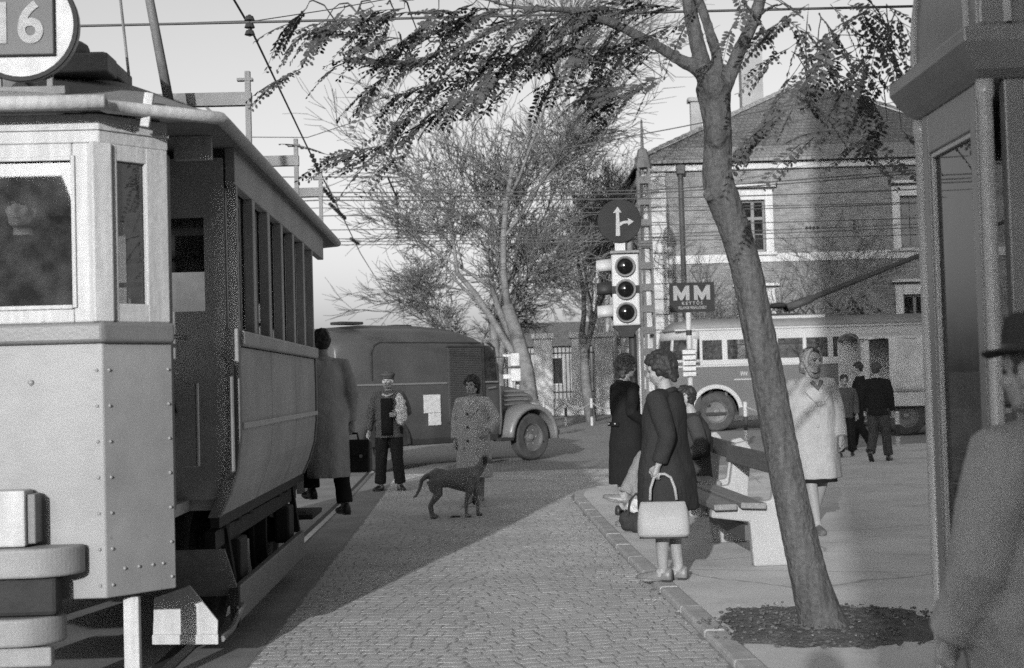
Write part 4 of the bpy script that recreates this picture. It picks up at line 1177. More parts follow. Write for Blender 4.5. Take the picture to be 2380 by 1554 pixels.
# trolley base and booms
m_boom = mat('boom_paint', 0.05, 0.8, 5, .2, .1)
tb = (bx(1835), .9, zt+.16)
k = MB()
k.box(tb[0]-.45,tb[0]+.45,.5,1.3,tb[2],tb[2]+.05)
for dx in (-.4,-.15,.1,.35,.6):
    k.tube([(tb[0]+dx,.6,tb[2]+.02),(tb[0]+dx+.12,.7,tb[2]+.2),(tb[0]+dx+.25,.6,tb[2]+.02)],.02,5)
k.sphere((tb[0]-.1,.9,tb[2]+.28),.32,.3,.09,12,6)
k.build('trolley_base', m_black, bus)
e = at(2135, 596, BW+.6); e = Vector((e.x-bus.location.x, .6, e.z)); s_ = Vector((tb[0]+.1,.6,tb[2]+.2)); d = e-s_
MB().tube([s_, s_+d*.18, s_+d*.2, s_+d*.6, s_+d*1.9],[.12,.11,.08,.065,.04],10).build('trolley_boom', m_boom, bus, smooth=True)
s2 = s_+Vector((0,.6,0)); MB().tube([s2, s2+d*.18, s2+d*.2, s2+d*1.9+Vector((0,.3,0))],[.12,.11,.08,.04],10).build('trolley_boom', m_boom, bus, smooth=True)
# seats inside show as backs under the glass
for a, b in wb[::1]:
    MB().box((a+b)/2-.35,(a+b)/2-.27,.25,1.0,zbo+.5,zw0+.12).build('seat_back', m_busd, bus, bevel=.03)

# ------------------------------------------------------------------ lorry with canvas tilt
m_canvas = mat('canvas_tilt', 0.42, 0.95, 1.6, 0.22, 0.5, 8, fine=.1, bdist=.03)
LY = 33.0
p = at(1998, 900, LY)
lor = thing('canvas_lorry', 'lorry with grey canvas tilt parked in front of the trolleybus', 'lorry', (p.x, LY, 0))
def lx(px): return at(px, 850, LY).x - p.x
def lz(py): return at(2060, py, LY).z
zt_, zb_ = lz(786), lz(948)
xo = lx(2066); L_ = lx(2300)
# side canvas, sagging slightly
g = []
for i in range(10):
    z = zb_+.35 + (zt_-zb_-.35)*i/9
    g.append([(xo+(L_-xo)*j/12, -.02+.03*math.sin(j*1.3+i*.5)-.03*math.sin(math.pi*i/9), z) for j in range(13)])
MB().sheet(g).build('side_canvas', m_canvas, lor, smooth=True, solid=.012)
g = []
for i in range(10):
    t = math.pi*i/9
    g.append([(xo*.02+(L_)*j/12, 1.05-1.07*math.cos(t), zt_+.0+.16*math.sin(t)-.03*abs(math.sin(j*1.6))) for j in range(13)])
MB().sheet(g).build('roof_canvas', m_canvas, lor, smooth=True, solid=.012)
g = []
for i in range(8):
    z = lz(935)+ (zt_-lz(935))*i/7
    g.append([(0+(lx(2022))*j/4, .05+.04*math.sin(j*1.8+i*.7), z) for j in range(5)])
MB().sheet(g).build('canvas_flap', m_canvas, lor, smooth=True, solid=.012)
MB().box(0,L_,2.08,2.1,zb_,zt_).build('far_canvas', m_canvas, lor)
MB().box(L_-.05,L_,0.03,2.08,zb_,zt_).build('front_canvas', m_canvas, lor)
MB().box(0,L_,0.02,2.1,zb_-.02,zb_+.06).build('bed', m_black, lor)
MB().box(xo-.05,L_,-.05,.0,zb_+.02,zb_+.34).build('side_board', m_canvas, lor, bevel=.01)
MB().box(.1,L_,.5,1.6,.55,zb_-.03).build('chassis', m_black, lor)
MB().tube([(0.02,.0,zb_),(.02,.0,zt_),(.02,1.05,zt_+.15),(.02,2.08,zt_)],.025,6).build('tilt_hoop', m_grey, lor)
wheel(lor, lx(2105), .18, .46, .26, -1); wheel(lor, lx(2105), 1.9, .46, .26, 1); wheel(lor, L_-.3, .18, .46, .26, -1); wheel(lor, L_-.3,1.9,.46,.26,1)
MB().box(L_+.02,L_+1.5,.1,2.0,.6,2.2).build('cab', m_busd, lor, bevel=.12, seg=3)

# ------------------------------------------------------------------ traffic signals, signs
m_sigw = mat('signal_white', 0.42, 0.5, 4, 0.12, 0.1)
m_sigd = mat('sign_blue_as_grey', 0.035, 0.9, 4, 0.15, 0.03, spec=0.1)
m_lens = mat('signal_lens', 0.008, 0.10, 4, 0.1, 0, spec=0.25)
m_pw = mat('pole_white', 0.42, 0.6, 5, 0.15, 0.1)
m_pb = mat('pole_black', 0.03, 0.6, 5, 0.2, 0.1)
sp = gp(1482, 1172, KZ)
sig = thing('traffic_signal', 'white three-lamp traffic signal under a round direction sign at the island tip', 'traffic light', sp, rad(-4))
def sz(py): return at(1465, py, sp.y).z - sp.z
zt_, zb_ = sz(592), sz(758)
hh = (zt_-zb_)
hx = -.06
k = MB().box(hx-.155,hx+.155,-.12,.10,zb_,zt_); hous = k.build('signal_head', m_sigw, sig, bevel=.02, seg=3)
MB().box(hx-.165,hx+.165,-.16,.11,zt_+.002,zt_+.035).build('head_roof', m_grey, hous, bevel=.008)
MB().prism([(-.17,0),(.17,0),(.1,-.06),(.07,-.13),(-.07,-.13),(-.1,-.06)], lambda a,z:(hx+a,-.1,zb_-.002+z), lambda a,z:(hx+a,.08,zb_-.002+z)).build('head_foot', m_black, hous, bevel=.006)
for i in range(3):
    zc = zt_ - hh*(.18+.32*i)
    if i == 1:
        MB().box(hx-.157,hx-.10,-.122,.08,zc-.045,zc+.045).box(hx+.1,hx+.157,-.122,.08,zc-.045,zc+.045).build('band', m_black, hous)
    MB().lathe([(.088,-.005),(.112,-.02),(.118,-.03),(.105,-.035),(.092,-.02),(.088,-.005)],28,(hx,-.12,zc),'Y',False).build('lens_ring', m_grey, hous, smooth=True)
    MB().sphere((hx,-.118,zc),.09,.035,.09,18,10).build('lens', m_lens, hous, smooth=True)
    # hooded lamp facing the cross street (left)
    v = MB(); rings=[]
    for j in range(9):
        t = rad(-20+220*j/8)
        rings.append([(-.155,.0-.11*math.cos(t),zc+.11*math.sin(t)),(-.33,-.0-.095*math.cos(t),zc-.01+.10*math.sin(t)),(-.33,-.0-.087*math.cos(t),zc-.01+.092*math.sin(t)),(-.155,0-.10*math.cos(t),zc+.10*math.sin(t))])
    v.loft([[(a+hx,b,c) for a,b,c in r] for r in rings]).build('side_visor', m_sigw if i != 1 else m_pb, hous, smooth=True)
    MB().sphere((hx-.155,0,zc),.03,.085,.085,12,8).build('side_lens', m_lens, hous, smooth=True)
dsc = MB().lathe([(0,-.012),(.245,-.012),(.25,-.004),(.25,.004),(.245,.012),(0,.012)],40,(hx-.05,-.06,sz(515)),'Y').build('direction_sign', m_sigd, sig)
zc = sz(515); xs_ = hx-.05
m_arw = mat('arrow_pale', 0.30, 0.6)
k = MB()
for poly in ([(-.045,-.17),(.005,-.17),(.0,.10),(.03,.095),(-.015,.165),(-.07,.09),(-.035,.10)],):
    k.prism(poly, lambda a,z:(xs_+a,-.0725,zc+z), lambda a,z:(xs_+a,-.076,zc+z))
k.prism([(.005,-.06),(.005,-.015),(.06,-.0),(.10,.0),(.10,.028),(.165,-.012),(.10,-.055),(.10,-.03),(.05,-.033)], lambda a,z:(xs_+a,-.0727,zc+z), lambda a,z:(xs_+a,-.0765,zc+z))
k.build('arrow', m_arw, dsc)
MB().box(xs_-.06,xs_+.06,-.045,-.03,sz(590),sz(560)).build('sign_bracket', m_sigw, sig, bevel=.004)
pz = [0,.32,.62,.92,1.22,zb_-.1]
for i in range(len(pz)-1):
    MB().tube([(0,0,pz[i]+(.001 if i else 0)),(0,0,pz[i+1]-.001)],.045,14).build('pole_band', m_pw if i%2 else m_pb, sig, smooth=False)
MB().tube([(0,.0,zb_-.12),(0,.02,sz(545))],.035,12).build('pole_top', m_grey, sig)
# far signal behind the van's hood
fp = at(1190, 900, 34.0)
fs = thing('traffic_signal', 'small far white signal seen above the van hood', 'traffic light', (fp.x, 34.0, 0))
zA = at(1190,822,34).z
MB().tube([(0,0,0),(0,0,zA-.5)],.05,8).build('pole', m_pw, fs)
MB().box(-.02,.20,-.12,.12,zA-.31,zA).build('signal_head', m_sigw, fs, bevel=.02); MB().box(-.02,.22,-.12,.12,zA-.67,zA-.36).build('signal_head', m_sigw, fs, bevel=.02)
MB().box(-.2,.22,-.15,.15,zA-.355,zA-.315).build('visor', m_pb, fs)
MB().box(-.2,-.021,-.08,.08,zA-.08,zA-.02).build('visor', m_sigw, fs); MB().box(-.2,-.021,-.08,.08,zA-.6,zA-.5).build('visor', m_sigw, fs)

# tram stop sign
st = gp(1612, 1108, KZ)
stop = thing('stop_sign', 'dark tram stop sign lettered MM on a white pole with black bands', 'sign', st, rad(0))
def tz(py): return at(1607, py, st.y).z - st.z
def tx(px): return at(px, 690, st.y).x - st.x
zq0, zq1 = tz(726), tz(658)
x0_, x1_ = tx(1555), tx(1659)
plate = MB().box(x0_,x1_,-.065,-.045,zq0,zq1).build('sign_plate', m_sigd, stop, bevel=.004)
xm = (x0_+x1_)/2; hq = zq1-zq0; wq = x1_-x0_
m_let = mat('lettering_pale', 0.22, 0.6)
k = MB()
for cx in (xm-wq*.235, xm+wq*.225):
    w, h = wq*.36, hq*.50; zb = zq0+hq*.40
    poly = [(-.5,0),(-.5,1),(-.28,1),(0,.48),(.28,1),(.5,1),(.5,0),(.27,0),(.27,.42),(.06,0),(-.06,0),(-.27,.42),(-.27,0)]
    k.prism(poly, lambda a,z:(cx+a*w,-.066,zb+z*h), lambda a,z:(cx+a*w,-.069,zb+z*h))
k.build('large_letters', m_let, plate)
text('small_letters', 'K E T T Ő S', hq*.15, m_let, plate, (xm,-.067,zq0+hq*.29), UPR, .0015, .0015, .95)
text('small_letters', 'VILLAMOS MEGÁLLÓHELY', hq*.135, m_let, plate, (xm,-.067,zq0+hq*.14), UPR, .0015, .0015, .62)
zz = [(0,.45,m_pw),(.45,.60,m_pb),(.60,.9,m_pw),(.9,1.05,m_pb),(1.05,tz(780),m_pw),(tz(780),tz(768),m_pb),(tz(768),zq1-.05,m_pw)]
for a, b, m in zz:
    MB().tube([(0,0,a+.001),(0,0,b-.001)],.038 if m is m_pw else .043,14).build('pole_band', m, stop)
for i in range(5):
    za_ = tz(876)+i*(tz(812)-tz(876))/5
    MB().obox((-.02,-.075,za_+.035),(.19,.05,.062),0,0,rad(8)).build('timetable_card', m_paper, stop, bevel=.006)
    MB().box(.075,.11,-.06,-.02,za_+.02,za_+.03).build('clip', m_black, stop)
MB().obox((.0,-.04,(tz(876)+tz(812))/2),(.16,.03,tz(812)-tz(876)),0,0,rad(8)).build('card_holder', m_grey, stop)

# striped chain posts
def chain_post(px, ybot, ytop, label, z0=0, group='striped chain posts by the road'):
    b = gp(px, ybot, z0); h = at(px, ytop, b.y).z - z0
    t = thing('chain_post', label, 'post', b, group=group)
    for i, m in enumerate((m_pw, m_pb, m_pw)):
        MB().tube([(0,0,h*i/3+(.001 if i else 0)),(0,0,h*(i+1)/3-(.001 if i<2 else 0))],.045,10).build('band', m, t)
    MB().sphere((0,0,h),.045,.045,.03,10,6).build('cap', m_pw, t)
    return b, h
posts = [chain_post(1316,990,928,'striped white and black post beside the van wheel'), chain_post(1376,990,928,'striped post just left of the black-coated woman'), chain_post(1735,1032,937,'striped post in front of the trolleybus wheel arch'), chain_post(2088,1042,960,'striped post beside the lorry behind the boys'), chain_post(1265,985,928,'striped post half hidden by the van fender')]
m_chain = mat('chain_iron', 0.3, 0.5, 5, .2, .05)
def chain(a, b, label):
    k = MB(); A = a[0]+Vector((0,0,a[1]*.9)); B = b[0]+Vector((0,0,b[1]*.9)); pts=[]
    for i in range(13):
        t = i/12; q = A.lerp(B,t); q.z -= .28*4*t*(1-t)*.8; pts.append(q)
    k.tube(pts,.018,5); tag(k.build('chain', m_chain), label, 'chain', 'chains slung between striped posts')
chain(posts[4],posts[0],'chain slung between the two posts nearest the van'); chain(posts[0],posts[1],'chain slung from the van-side post to the post by the woman'); 
e = gp(1440,992,0); chain(posts[1],(e,posts[1][1]),'chain running behind the black-coated woman'); chain(posts[2],posts[3],'chain slung low in front of the trolleybus')

# lattice mast
m_mast = mat('mast_paint', 0.10, 0.7, 5, .2, .1)
lb = at(1510, 900, 41.0)
mast = thing('lattice_mast', 'tall dark lattice mast with pointed top beside the brick corner', 'mast', (lb.x,41,0), 0)
zM = at(1500,392,41).z
k = MB()
for sx in (-1,1):
    for sy in (-1,1): k.beam((sx*.2,sy*.2,0),(sx*.15,sy*.15,zM),.06,.06)
k.build('legs', m_mast, mast)
z = .3
while z < zM-.4:
    for s in (-1,1): MB().box(-.19,.19,s*.185-.01,s*.185+.01,z,z+.2).build('batten', m_mast, mast)
    z += .62
MB().lathe([(.26,0),(.26,.08),(.13,.55),(.05,.6),(.03,1.4),(0,1.45)],8,(0,0,zM)).build('spire', m_mast, mast)

# ------------------------------------------------------------------ benches
m_conc = mat('white_concrete', 0.36, 0.85, 3, 0.1, 0.3, 70)
m_plank = mat('bench_plank', 0.10, 0.7, 4, 0.2, 0.3, 30, streak=(8,.8,8))
m_seat = mat('bench_seat_worn', 0.20, 0.6, 4, 0.2, 0.3, 30, streak=(8,.8,8))
def bench(label, X, Y0, Y1):
    t = thing('park_bench', label, 'bench', (X, (Y0+Y1)/2, KZ), 0, 'concrete benches on the stop island')
    h = (Y1-Y0)/2
    # local: sitters face -X, backrest at +X
    side = [(-.16,0),(.22,0),(.20,.42),(.26,.86),(.20,.90),(.12,.88),(.07,.50),(-.42,.42),(-.46,.30),(-.20,.27)]
    for y in (-h+.06, h-.15):
        MB().prism([(-.08,0),(.21,0),(.23,.44),(.27,.80),(.22,.86),(.13,.84),(.07,.49),(-.38,.432),(-.39,.37),(-.10,.33)], lambda a,z:(a,y,z), lambda a,z:(a,y+.10,z)).build('concrete_support', m_conc, t, bevel=.015)
    MB().obox((-.30,0,.455),(.17,2*h+.1,.045),0,0,0).build('seat_plank', m_seat, t, bevel=.008)
    MB().obox((-.09,0,.46),(.19,2*h+.1,.045),0,rad(3),0).build('seat_plank', m_seat, t, bevel=.008)
    MB().obox((.115,0,.75),(.04,2*h+.14,.15),0,rad(8),0).build('back_plank', m_plank, t, bevel=.008)
    MB().obox((-.10,0,.24),(.04,2*h-.32,.12),0,0,0).build('stretcher_plank', m_plank, t, bevel=.008)
    return t
bench_near = bench('nearer white concrete bench with dark back plank beside the leaning tree', 1.79, 10.55, 12.35); bench_near.rotation_euler.z = rad(2.6)
bench('farther concrete bench carrying the seated person behind the women', 1.84, 12.9, 14.7)

# ------------------------------------------------------------------ telephone booth on the right
m_booth = mat('booth_paint', 0.20, 0.32, 1.8, 0.18, 0.05, 20, spec=0.5)
m_booth2 = mat('booth_column', 0.38, 0.25, 1.8, 0.1, 0.02, 20, spec=0.6)
m_bglass = glass_mat('booth_glass', 0.9, 0.10, 0.25, 0.02)
P0 = at(2272, 115, 5.05); P1 = at(2108, 225, 5.9)
booth = thing('phone_booth', 'dark glazed kiosk with round corner column and domed top at the right edge', 'kiosk', (P0.x, P0.y, KZ), 0)
ZC = 2.45
S = .86
MB().box(0.03,S*1.3,0.03,S,0,.06).build('plinth', m_booth, booth, bevel=.01)
for x, y in ((.045,.045),(.045,S-.045),(S*1.3-.045,.045),(S*1.3-.045,S-.045)):
    MB().lathe([(.035,0),(.035,.1),(.026,.12),(.026,ZC-.08),(.033,ZC-.05),(.033,ZC)],20,(x-.015 if x<.1 else x+.015,y-.015 if y<.1 else y+.015,0)).build('corner_column', m_booth2, booth, smooth=True)
def booth_face(x0,y0,x1,y1,glass_z0=.32):
    a = Vector((x0,y0,0)); b = Vector((x1,y1,0)); d = (b-a).normalized(); L = (b-a).length
    rz = math.atan2(d.y,d.x)
    def piece(t0,t1,z0,z1,th,nm,m,bev=.006):
        c = a+d*((t0+t1)/2); return MB().obox((c.x,c.y,(z0+z1)/2),(t1-t0,th,z1-z0),0,0,rz).build(nm,m,booth,bevel=bev)
    piece(.05,.12,.06,ZC,.06,'stile',m_booth); piece(L-.12,L-.05,.06,ZC,.06,'stile',m_booth)
    piece(.12,L-.12,.06,glass_z0,.055,'bottom_panel',m_booth); piece(.12,L-.12,ZC-.16,ZC,.055,'head_rail',m_booth)
    piece(.12,.14,glass_z0,ZC-.16,.04,'bead',m_booth2,.003); piece(L-.14,L-.12,glass_z0,ZC-.16,.04,'bead',m_booth2,.003)
    piece(.14,L-.14,ZC-.18,ZC-.16,.04,'bead',m_booth2,.003)
    piece(.14,L-.14,glass_z0,ZC-.18,.008,'pane',m_bglass,0)
booth_face(.045,S-.045,.045,.045); booth_face(.045,.045,S*1.3-.045,.045,1.05); booth_face(S*1.3-.045,.045,S*1.3-.045,S-.045); booth_face(S*1.3-.045,S-.045,.045,S-.045)
W_ = S*1.3
k = MB()
def rect(o, z): return [(-o,-o,z),(W_+o,-o,z),(W_+o,S+o,z),(-o,S+o,z)]
k.loft([rect(-.02,ZC+.001),rect(.02,ZC+.03),rect(.055,ZC+.09),rect(.07,ZC+.12),rect(.07,ZC+.17),rect(.02,ZC+.19)])
k.build('cornice', m_booth, booth, bevel=.006)
# domed top: four arched pediments under a curved cap
def arch(w, n=14): return [(-w/2,0)]+[(-w/2*math.cos(math.pi*i/n), .07+.40*math.sin(math.pi*i/n)) for i in range(n+1)]+[(w/2,0)]
MB().prism(arch(S*.98), lambda a,z:(.0,S/2+a,ZC+.19+z), lambda a,z:(.12,S/2+a,ZC+.19+z)).build('pediment', m_booth, booth, bevel=.01)
MB().prism(arch(W_*.985), lambda a,z:(W_/2+a,-.003,ZC+.192+z), lambda a,z:(W_/2+a,.117,ZC+.192+z)).build('pediment', m_booth, booth, bevel=.01)
rings=[]
for z, s_ in ((.19,-.13),(.30,-.14),(.42,-.2),(.52,-.28),(.58,-.38)):
    rings.append(rect(s_,ZC+z))
MB().loft(rings).build('cap', m_booth, booth, bevel=.03, seg=3)
for pts in ([(-.002,S*.5+a,ZC+.2+z*.9) for a,z in arch(S*.78)],[(W_*.5+a,-.004,ZC+.2+z*.9) for a,z in arch(W_*.8)]):
    MB().tube(pts,.016,6).build('pediment_moulding', m_booth2, booth)
MB().box(.2,W_-.2,.0,.014,ZC-.42,ZC-.2).build('name_board', m_booth, booth, bevel=.006)
MB().box(.35,.75,.62,.8,1.0,1.6).build('telephone', m_black, booth, bevel=.02)

# ------------------------------------------------------------------ overhead wires
m_wire = mat('wire', 0.05, 0.6)
wire_n = [0]
def wire(pts, label, r=.011, sag=0.0, group='overhead wires'):
    V = [at(*p) for p in pts]; out = []
    for a, b in zip(V, V[1:]):
        for i in range(8):
            t = i/8; q = a.lerp(b,t); q.z -= sag*4*t*(1-t); out.append(q)
    out.append(V[-1])
    return tag(MB().tube(out, r, 5).build('overhead_wire', m_wire), label, 'wire', group)
wire([(-60,66,13),(580,52,13),(1300,34,13),(2420,8,13)], 'heavy span wire crossing the top of the picture from tram to tree', .013)
wire([(520,-40,14.2),(580,62,15.3),(720,355,22.5),(790,492,31),(838,590,42),(900,690,66)], 'tram contact wire slanting down the sky towards the van roof', .013)
wire([(180,62,14.5),(600,48,14.8),(770,22,15.2),(1000,-20,15.6)], 'thin wire rising from the span wire clamp into the leaves', .006)
wire([(330,318,24),(715,320,24),(940,245,24),(1400,80,24)], 'thin guy wire bending upward at a small clamp left of the leaves', .008)
wire([(500,412,29),(930,412,29),(1100,385,29),(1560,300,29),(2120,190,29)], 'feeder wire running right from the insulator string over the bare trees', .012)
Yt = 30.5
for i, (yl, ym, yr) in enumerate([(448,443,395),(458,450,402),(466,462,440),(484,482,470)]):
    wire([(420,yl+6,Yt),(740,yl,Yt),(1500,ym,Yt),(2140,yr,Yt)], ['topmost','second','third','lowest'][i]+' of the four close trolley wires crossing above the tram roof end', .014 if i < 3 else .009, .02)
for i, (yl, ym, yr, Y_) in enumerate([(502,492,472,34),(535,524,506,37),(556,545,520,40),(562,552,528,40),(570,560,545,40)]):
    wire([(500,yl+4,Y_),(770,yl,Y_),(1500,ym,Y_),(2160,yr,Y_)], ['uppermost','second','third','fourth','lowest'][i]+' of the thin wires crossing low above the van and the brick wall', .013, .02)
wire([(925,400,29),(908,360,27),(912,300,25),(945,245,24)], 'short kinked hanger wire below the feathery leaves', .012)
wire([(900,410,29),(920,455,30.5)], 'short drop wire joining the feeder to the trolley wires', .02)
wire([(1600,330,44),(2120,230,44)], 'thin wire crossing the tiled roof behind the leaves', .012)
k_ins = mat('insulator', 0.03, 0.5)
def ins(px, py, Y, L, label, ax=(0,0,1)):
    c = at(px,py,Y); k = MB(); d = Vector(ax).normalized()
    n = max(3,int(L/.09))
    for i in range(n):
        p = c + d*((i-(n-1)/2)*L/n); k.tube([p-d*.02,p+d*.02],[.05,.035],8)
    k.tube([c-d*L/2,c+d*L/2],.015,5)
    tag(k.build('insulator', k_ins), label, 'insulator', 'insulators on the overhead wires')
ins(580,60,13,.2,'insulator clamp where the contact wire meets the heavy span wire')
ins(735,385,24.5,.5,'insulator string high on the slanting contact wire',(0.2,.6,-.6)); ins(746,425,27,.35,'round insulator at the left end of the feeder wire'); ins(765,455,30,.6,'insulator knot where the trolley wires cross the contact wire',(.3,.8,-.4))
ins(785,492,33,.9,'beaded insulator string between the two trolley wire groups',(.3,.9,-.3)); ins(825,562,40,.6,'lowest insulator knot on the contact wire',(.3,.9,-.2)); ins(922,462,30.5,.35,'insulator under the short drop wire'); ins(924,525,36,.7,'hanging insulator string left of the bare crown')
ins(1888,530,38,.4,'crossing insulator in front of the brick wall',(1,0,0)); ins(1985,522,38,.3,'small insulator right of the wall crossing')

# ------------------------------------------------------------------ tall building behind the photographer: its shadow covers the right side
bb = thing('corner_building', 'tall stucco corner house behind the viewer whose shadow covers the right pavement', 'building', (0,0,0))
def hw(x0,x1,holes,fn,nm): holed_wall(x0,x1,0,27,holes,0,.25,fn).build(nm, m_farwall, bb)
hl = [(2+i*3.2, 3.2+i*3.2, 1.2+j*3.9, 3.2+j*3.9) for i in range(8) for j in range(6)]
X0 = .24-.21*14
hw(0,28,hl,lambda a,y,z:(X0+a,-14-y,z),'front_wall')
MB().box(X0,X0+28,-28,-14.3,0,26.9).build('core', m_dark, bb)
MB().box(X0-.2,X0+28.2,-28.2,-14.002,27.0,27.6).build('cornice', m_white, bb)
MB().box(X0-.01,X0,-28,-14,0,27).build('side_wall', m_farwall, bb)
for h in hl:
    a,b,c,d = h
    f = MB().box(X0+a,X0+b,-14.2,-14.15,c,c+.08).box(X0+a,X0+b,-14.2,-14.15,d-.08,d).box(X0+(a+b)/2-.04,X0+(a+b)/2+.04,-14.2,-14.15,c+.08,d-.08).build('window', m_framew, bb)
    MB().box(X0+a,X0+b,-14.23,-14.22,c,d).build('pane', m_glass, f)

# low row of houses far behind the camera: seen only in the tram's and booth's glass
for i in range(9):
    x = -62 + i*13; h = 9.5 + (i*37 % 5)*.7
    ho = thing('house', 'dark backlit house mirrored as a low block in the tram front window', 'house', (x,-72,0), 0, 'houses behind the viewer')
    MB().box(0, 12.6, -12, 0, 0, h).build('wall', m_farwall, ho)
    MB().prism([(.2,h),(-6,h+3.2),(-12.2,h)], lambda a,z:(0,a,z), lambda a,z:(12.6,a,z)).build('roof', m_tile, ho)

# ------------------------------------------------------------------ people
m_skin = mat('skin', 0.30, 0.55, 8, 0.06, 0.05, 60, fine=.03)
m_hair = mat('dark_hair', 0.028, 0.55, 25, 0.3, 0.5, 120, spec=0.4)
m_hair2 = mat('brown_hair', 0.05, 0.55, 25, 0.3, 0.5, 120, spec=0.4)
m_eye = mat('eye_dark', 0.03, 0.2)
m_lip = mat('lip', 0.14, 0.5)
m_shoe = mat('shoe_leather', 0.035, 0.35, 8, 0.2, 0.05)
m_shoel = mat('shoe_tan', 0.16, 0.4, 8, 0.2, 0.05)
m_stock = mat('stocking', 0.26, 0.6, 8, 0.08, 0.03)
def cloth(name, v, amp=.12): return mat('cloth_'+name, v, .95, 7, amp, .12, 120, fine=.06, spec=.1, bdist=.004, wrinkle=.22)

DEF = dict(pelvis=(0,0,.93), chest=(0,.0,1.24), neck=(0,-.015,1.43), head=(0,.02,1.585),
  hipR=(.09,0,.90), kneeR=(.10,.015,.49), ankR=(.105,-.03,.085), toeR=(.02,1.0),
  hipL=(-.09,0,.90), kneeL=(-.10,.015,.49), ankL=(-.105,-.03,.085), toeL=(-.02,1.0),
  shR=(.18,-.01,1.375), elR=(.235,-.03,1.10), wrR=(.235,.05,.86),
  shL=(-.18,-.01,1.375), elL=(-.235,-.03,1.10), wrL=(-.235,.05,.86),
  hyaw=0, hpitch=0, footR=0, footL=0)
def lerp3(a, b, t): return Vector(a).lerp(Vector(b), t)
def hand(mb, wr, el, side, curl=.5, palm=None):
    wr = Vector(wr); d = (wr - Vector(el)).normalized()
    pn = Vector(palm) if palm else Vector((-side,0,0))          # palm faces the thigh
    pn = (pn - pn.project(d)).normalized(); w = d.cross(pn).normalized()
    if (w.y < 0) != False: w = -w                                 # thumb side points forward
    c = wr + d*.045
    mb.tube([wr - d*.02, wr + d*.02, wr + d*.06, wr + d*.09], [.026,.034,.040,.034], 10, flat=.55 if abs(w.y)>.0 else 1)
    mb.sphere(c + d*.005, .040, .040, .040, 8, 6) if False else None
    lens = (.068,.078,.073,.058)
    for i in range(4):
        off = w*(.030 - .020*i)
        p0 = wr + d*.08 + off
        d1 = (d*math.cos(curl*.7) + pn*math.sin(curl*.7)); d2 = (d*math.cos(curl*1.6) + pn*math.sin(curl*1.6)); d3 = (d*math.cos(curl*2.6)+pn*math.sin(curl*2.6))
        L = lens[i]
        p1 = p0 + d1*L*.45; p2 = p1 + d2*L*.32; p3 = p2 + d3*L*.26
        mb.tube([p0 - d*.02, p0, p1, p2, p3], [.0095,.0098,.0092,.0085,.007], 7)
    t0 = wr + d*.03 + w*.028; t1 = t0 + (w*.7 + d*.6 + pn*.3).normalized()*.035; t2 = t1 + (d*.9 + pn*.5 + w*.1).normalized()*.03; t3 = t2 + (d*.8+pn*.7).normalized()*.022
    mb.tube([wr + d*.02 + w*.01, t0, t1, t2, t3], [.014,.0135,.012,.0105,.008], 7)
def foot(mb, ank, yaw, pitch, s_=1.0, r=1.0, heel=0):
    a = Vector(ank); f = Vector((yaw[0], yaw[1], 0)).normalized()
    f3 = (f*math.cos(pitch) + Vector((0,0,-math.sin(pitch))))
    dn = Vector((0,0,-1))
    z = -a.z
    sole = a + dn*.05
    mb.tube([a + Vector((0,0,.03)), a, a + f3*.03 + dn*.03], [.038*r,.040*r,.042*r], 10)
    mb.tube([sole - f3*.05 , sole - f3*.02, sole + f3*.06 + dn*.005, sole + f3*.13 + dn*.012, sole + f3*.175 + dn*.012, sole + f3*.195+ dn*.012], [.03*r,.036*r,.040*r,.042*r,.034*r,.018*r], 10, flat=.75)
def head_parts(mb, hc, R):
    T = lambda x,y,z: hc + R @ Vector((x,y,z))
    mb.sphere(T(0,-.012,.028), .076,.096,.088, 16, 12, R)
    mb.sphere(T(0,.022,-.035), .060,.070,.080, 14, 10, R)
    mb.sphere(T(0,.056,-.093), .026,.026,.022, 8, 6, R)
    mb.sphere(T(0,.062,.035), .055,.030,.030, 10, 6, R)
    for s in (-1,1):
        mb.sphere(T(s*.038,.062,-.028), .026,.024,.026, 8, 6, R)
        mb.sphere(T(s*.028,.079,.018), .024,.012,.008, 8, 6, R)
        mb.sphere(T(s*.078,-.004,-.012), .010,.020,.032, 8, 6, R)
        mb.tube([T(s*.062,-.01,-.05), T(s*.045,.03,-.088), T(0,.06,-.098)], [.018,.018,.018], 6)
    mb.tube([T(0,.083,.018), T(0,.098,-.008), T(0,.110,-.030), T(0,.094,-.040)], [.009,.011,.015,.011], 8)
    mb.sphere(T(.011,.095,-.036), .010,.010,.008, 6, 5); mb.sphere(T(-.011,.095,-.036), .010,.010,.008, 6, 5)
    mb.tube([T(-.02,.082,-.062), T(0,.092,-.060), T(.02,.082,-.062)], [.005,.008,.005], 6)
    mb.tube([T(-.018,.081,-.071), T(0,.089,-.072), T(.018,.081,-.071)], [.005,.008,.005], 6)
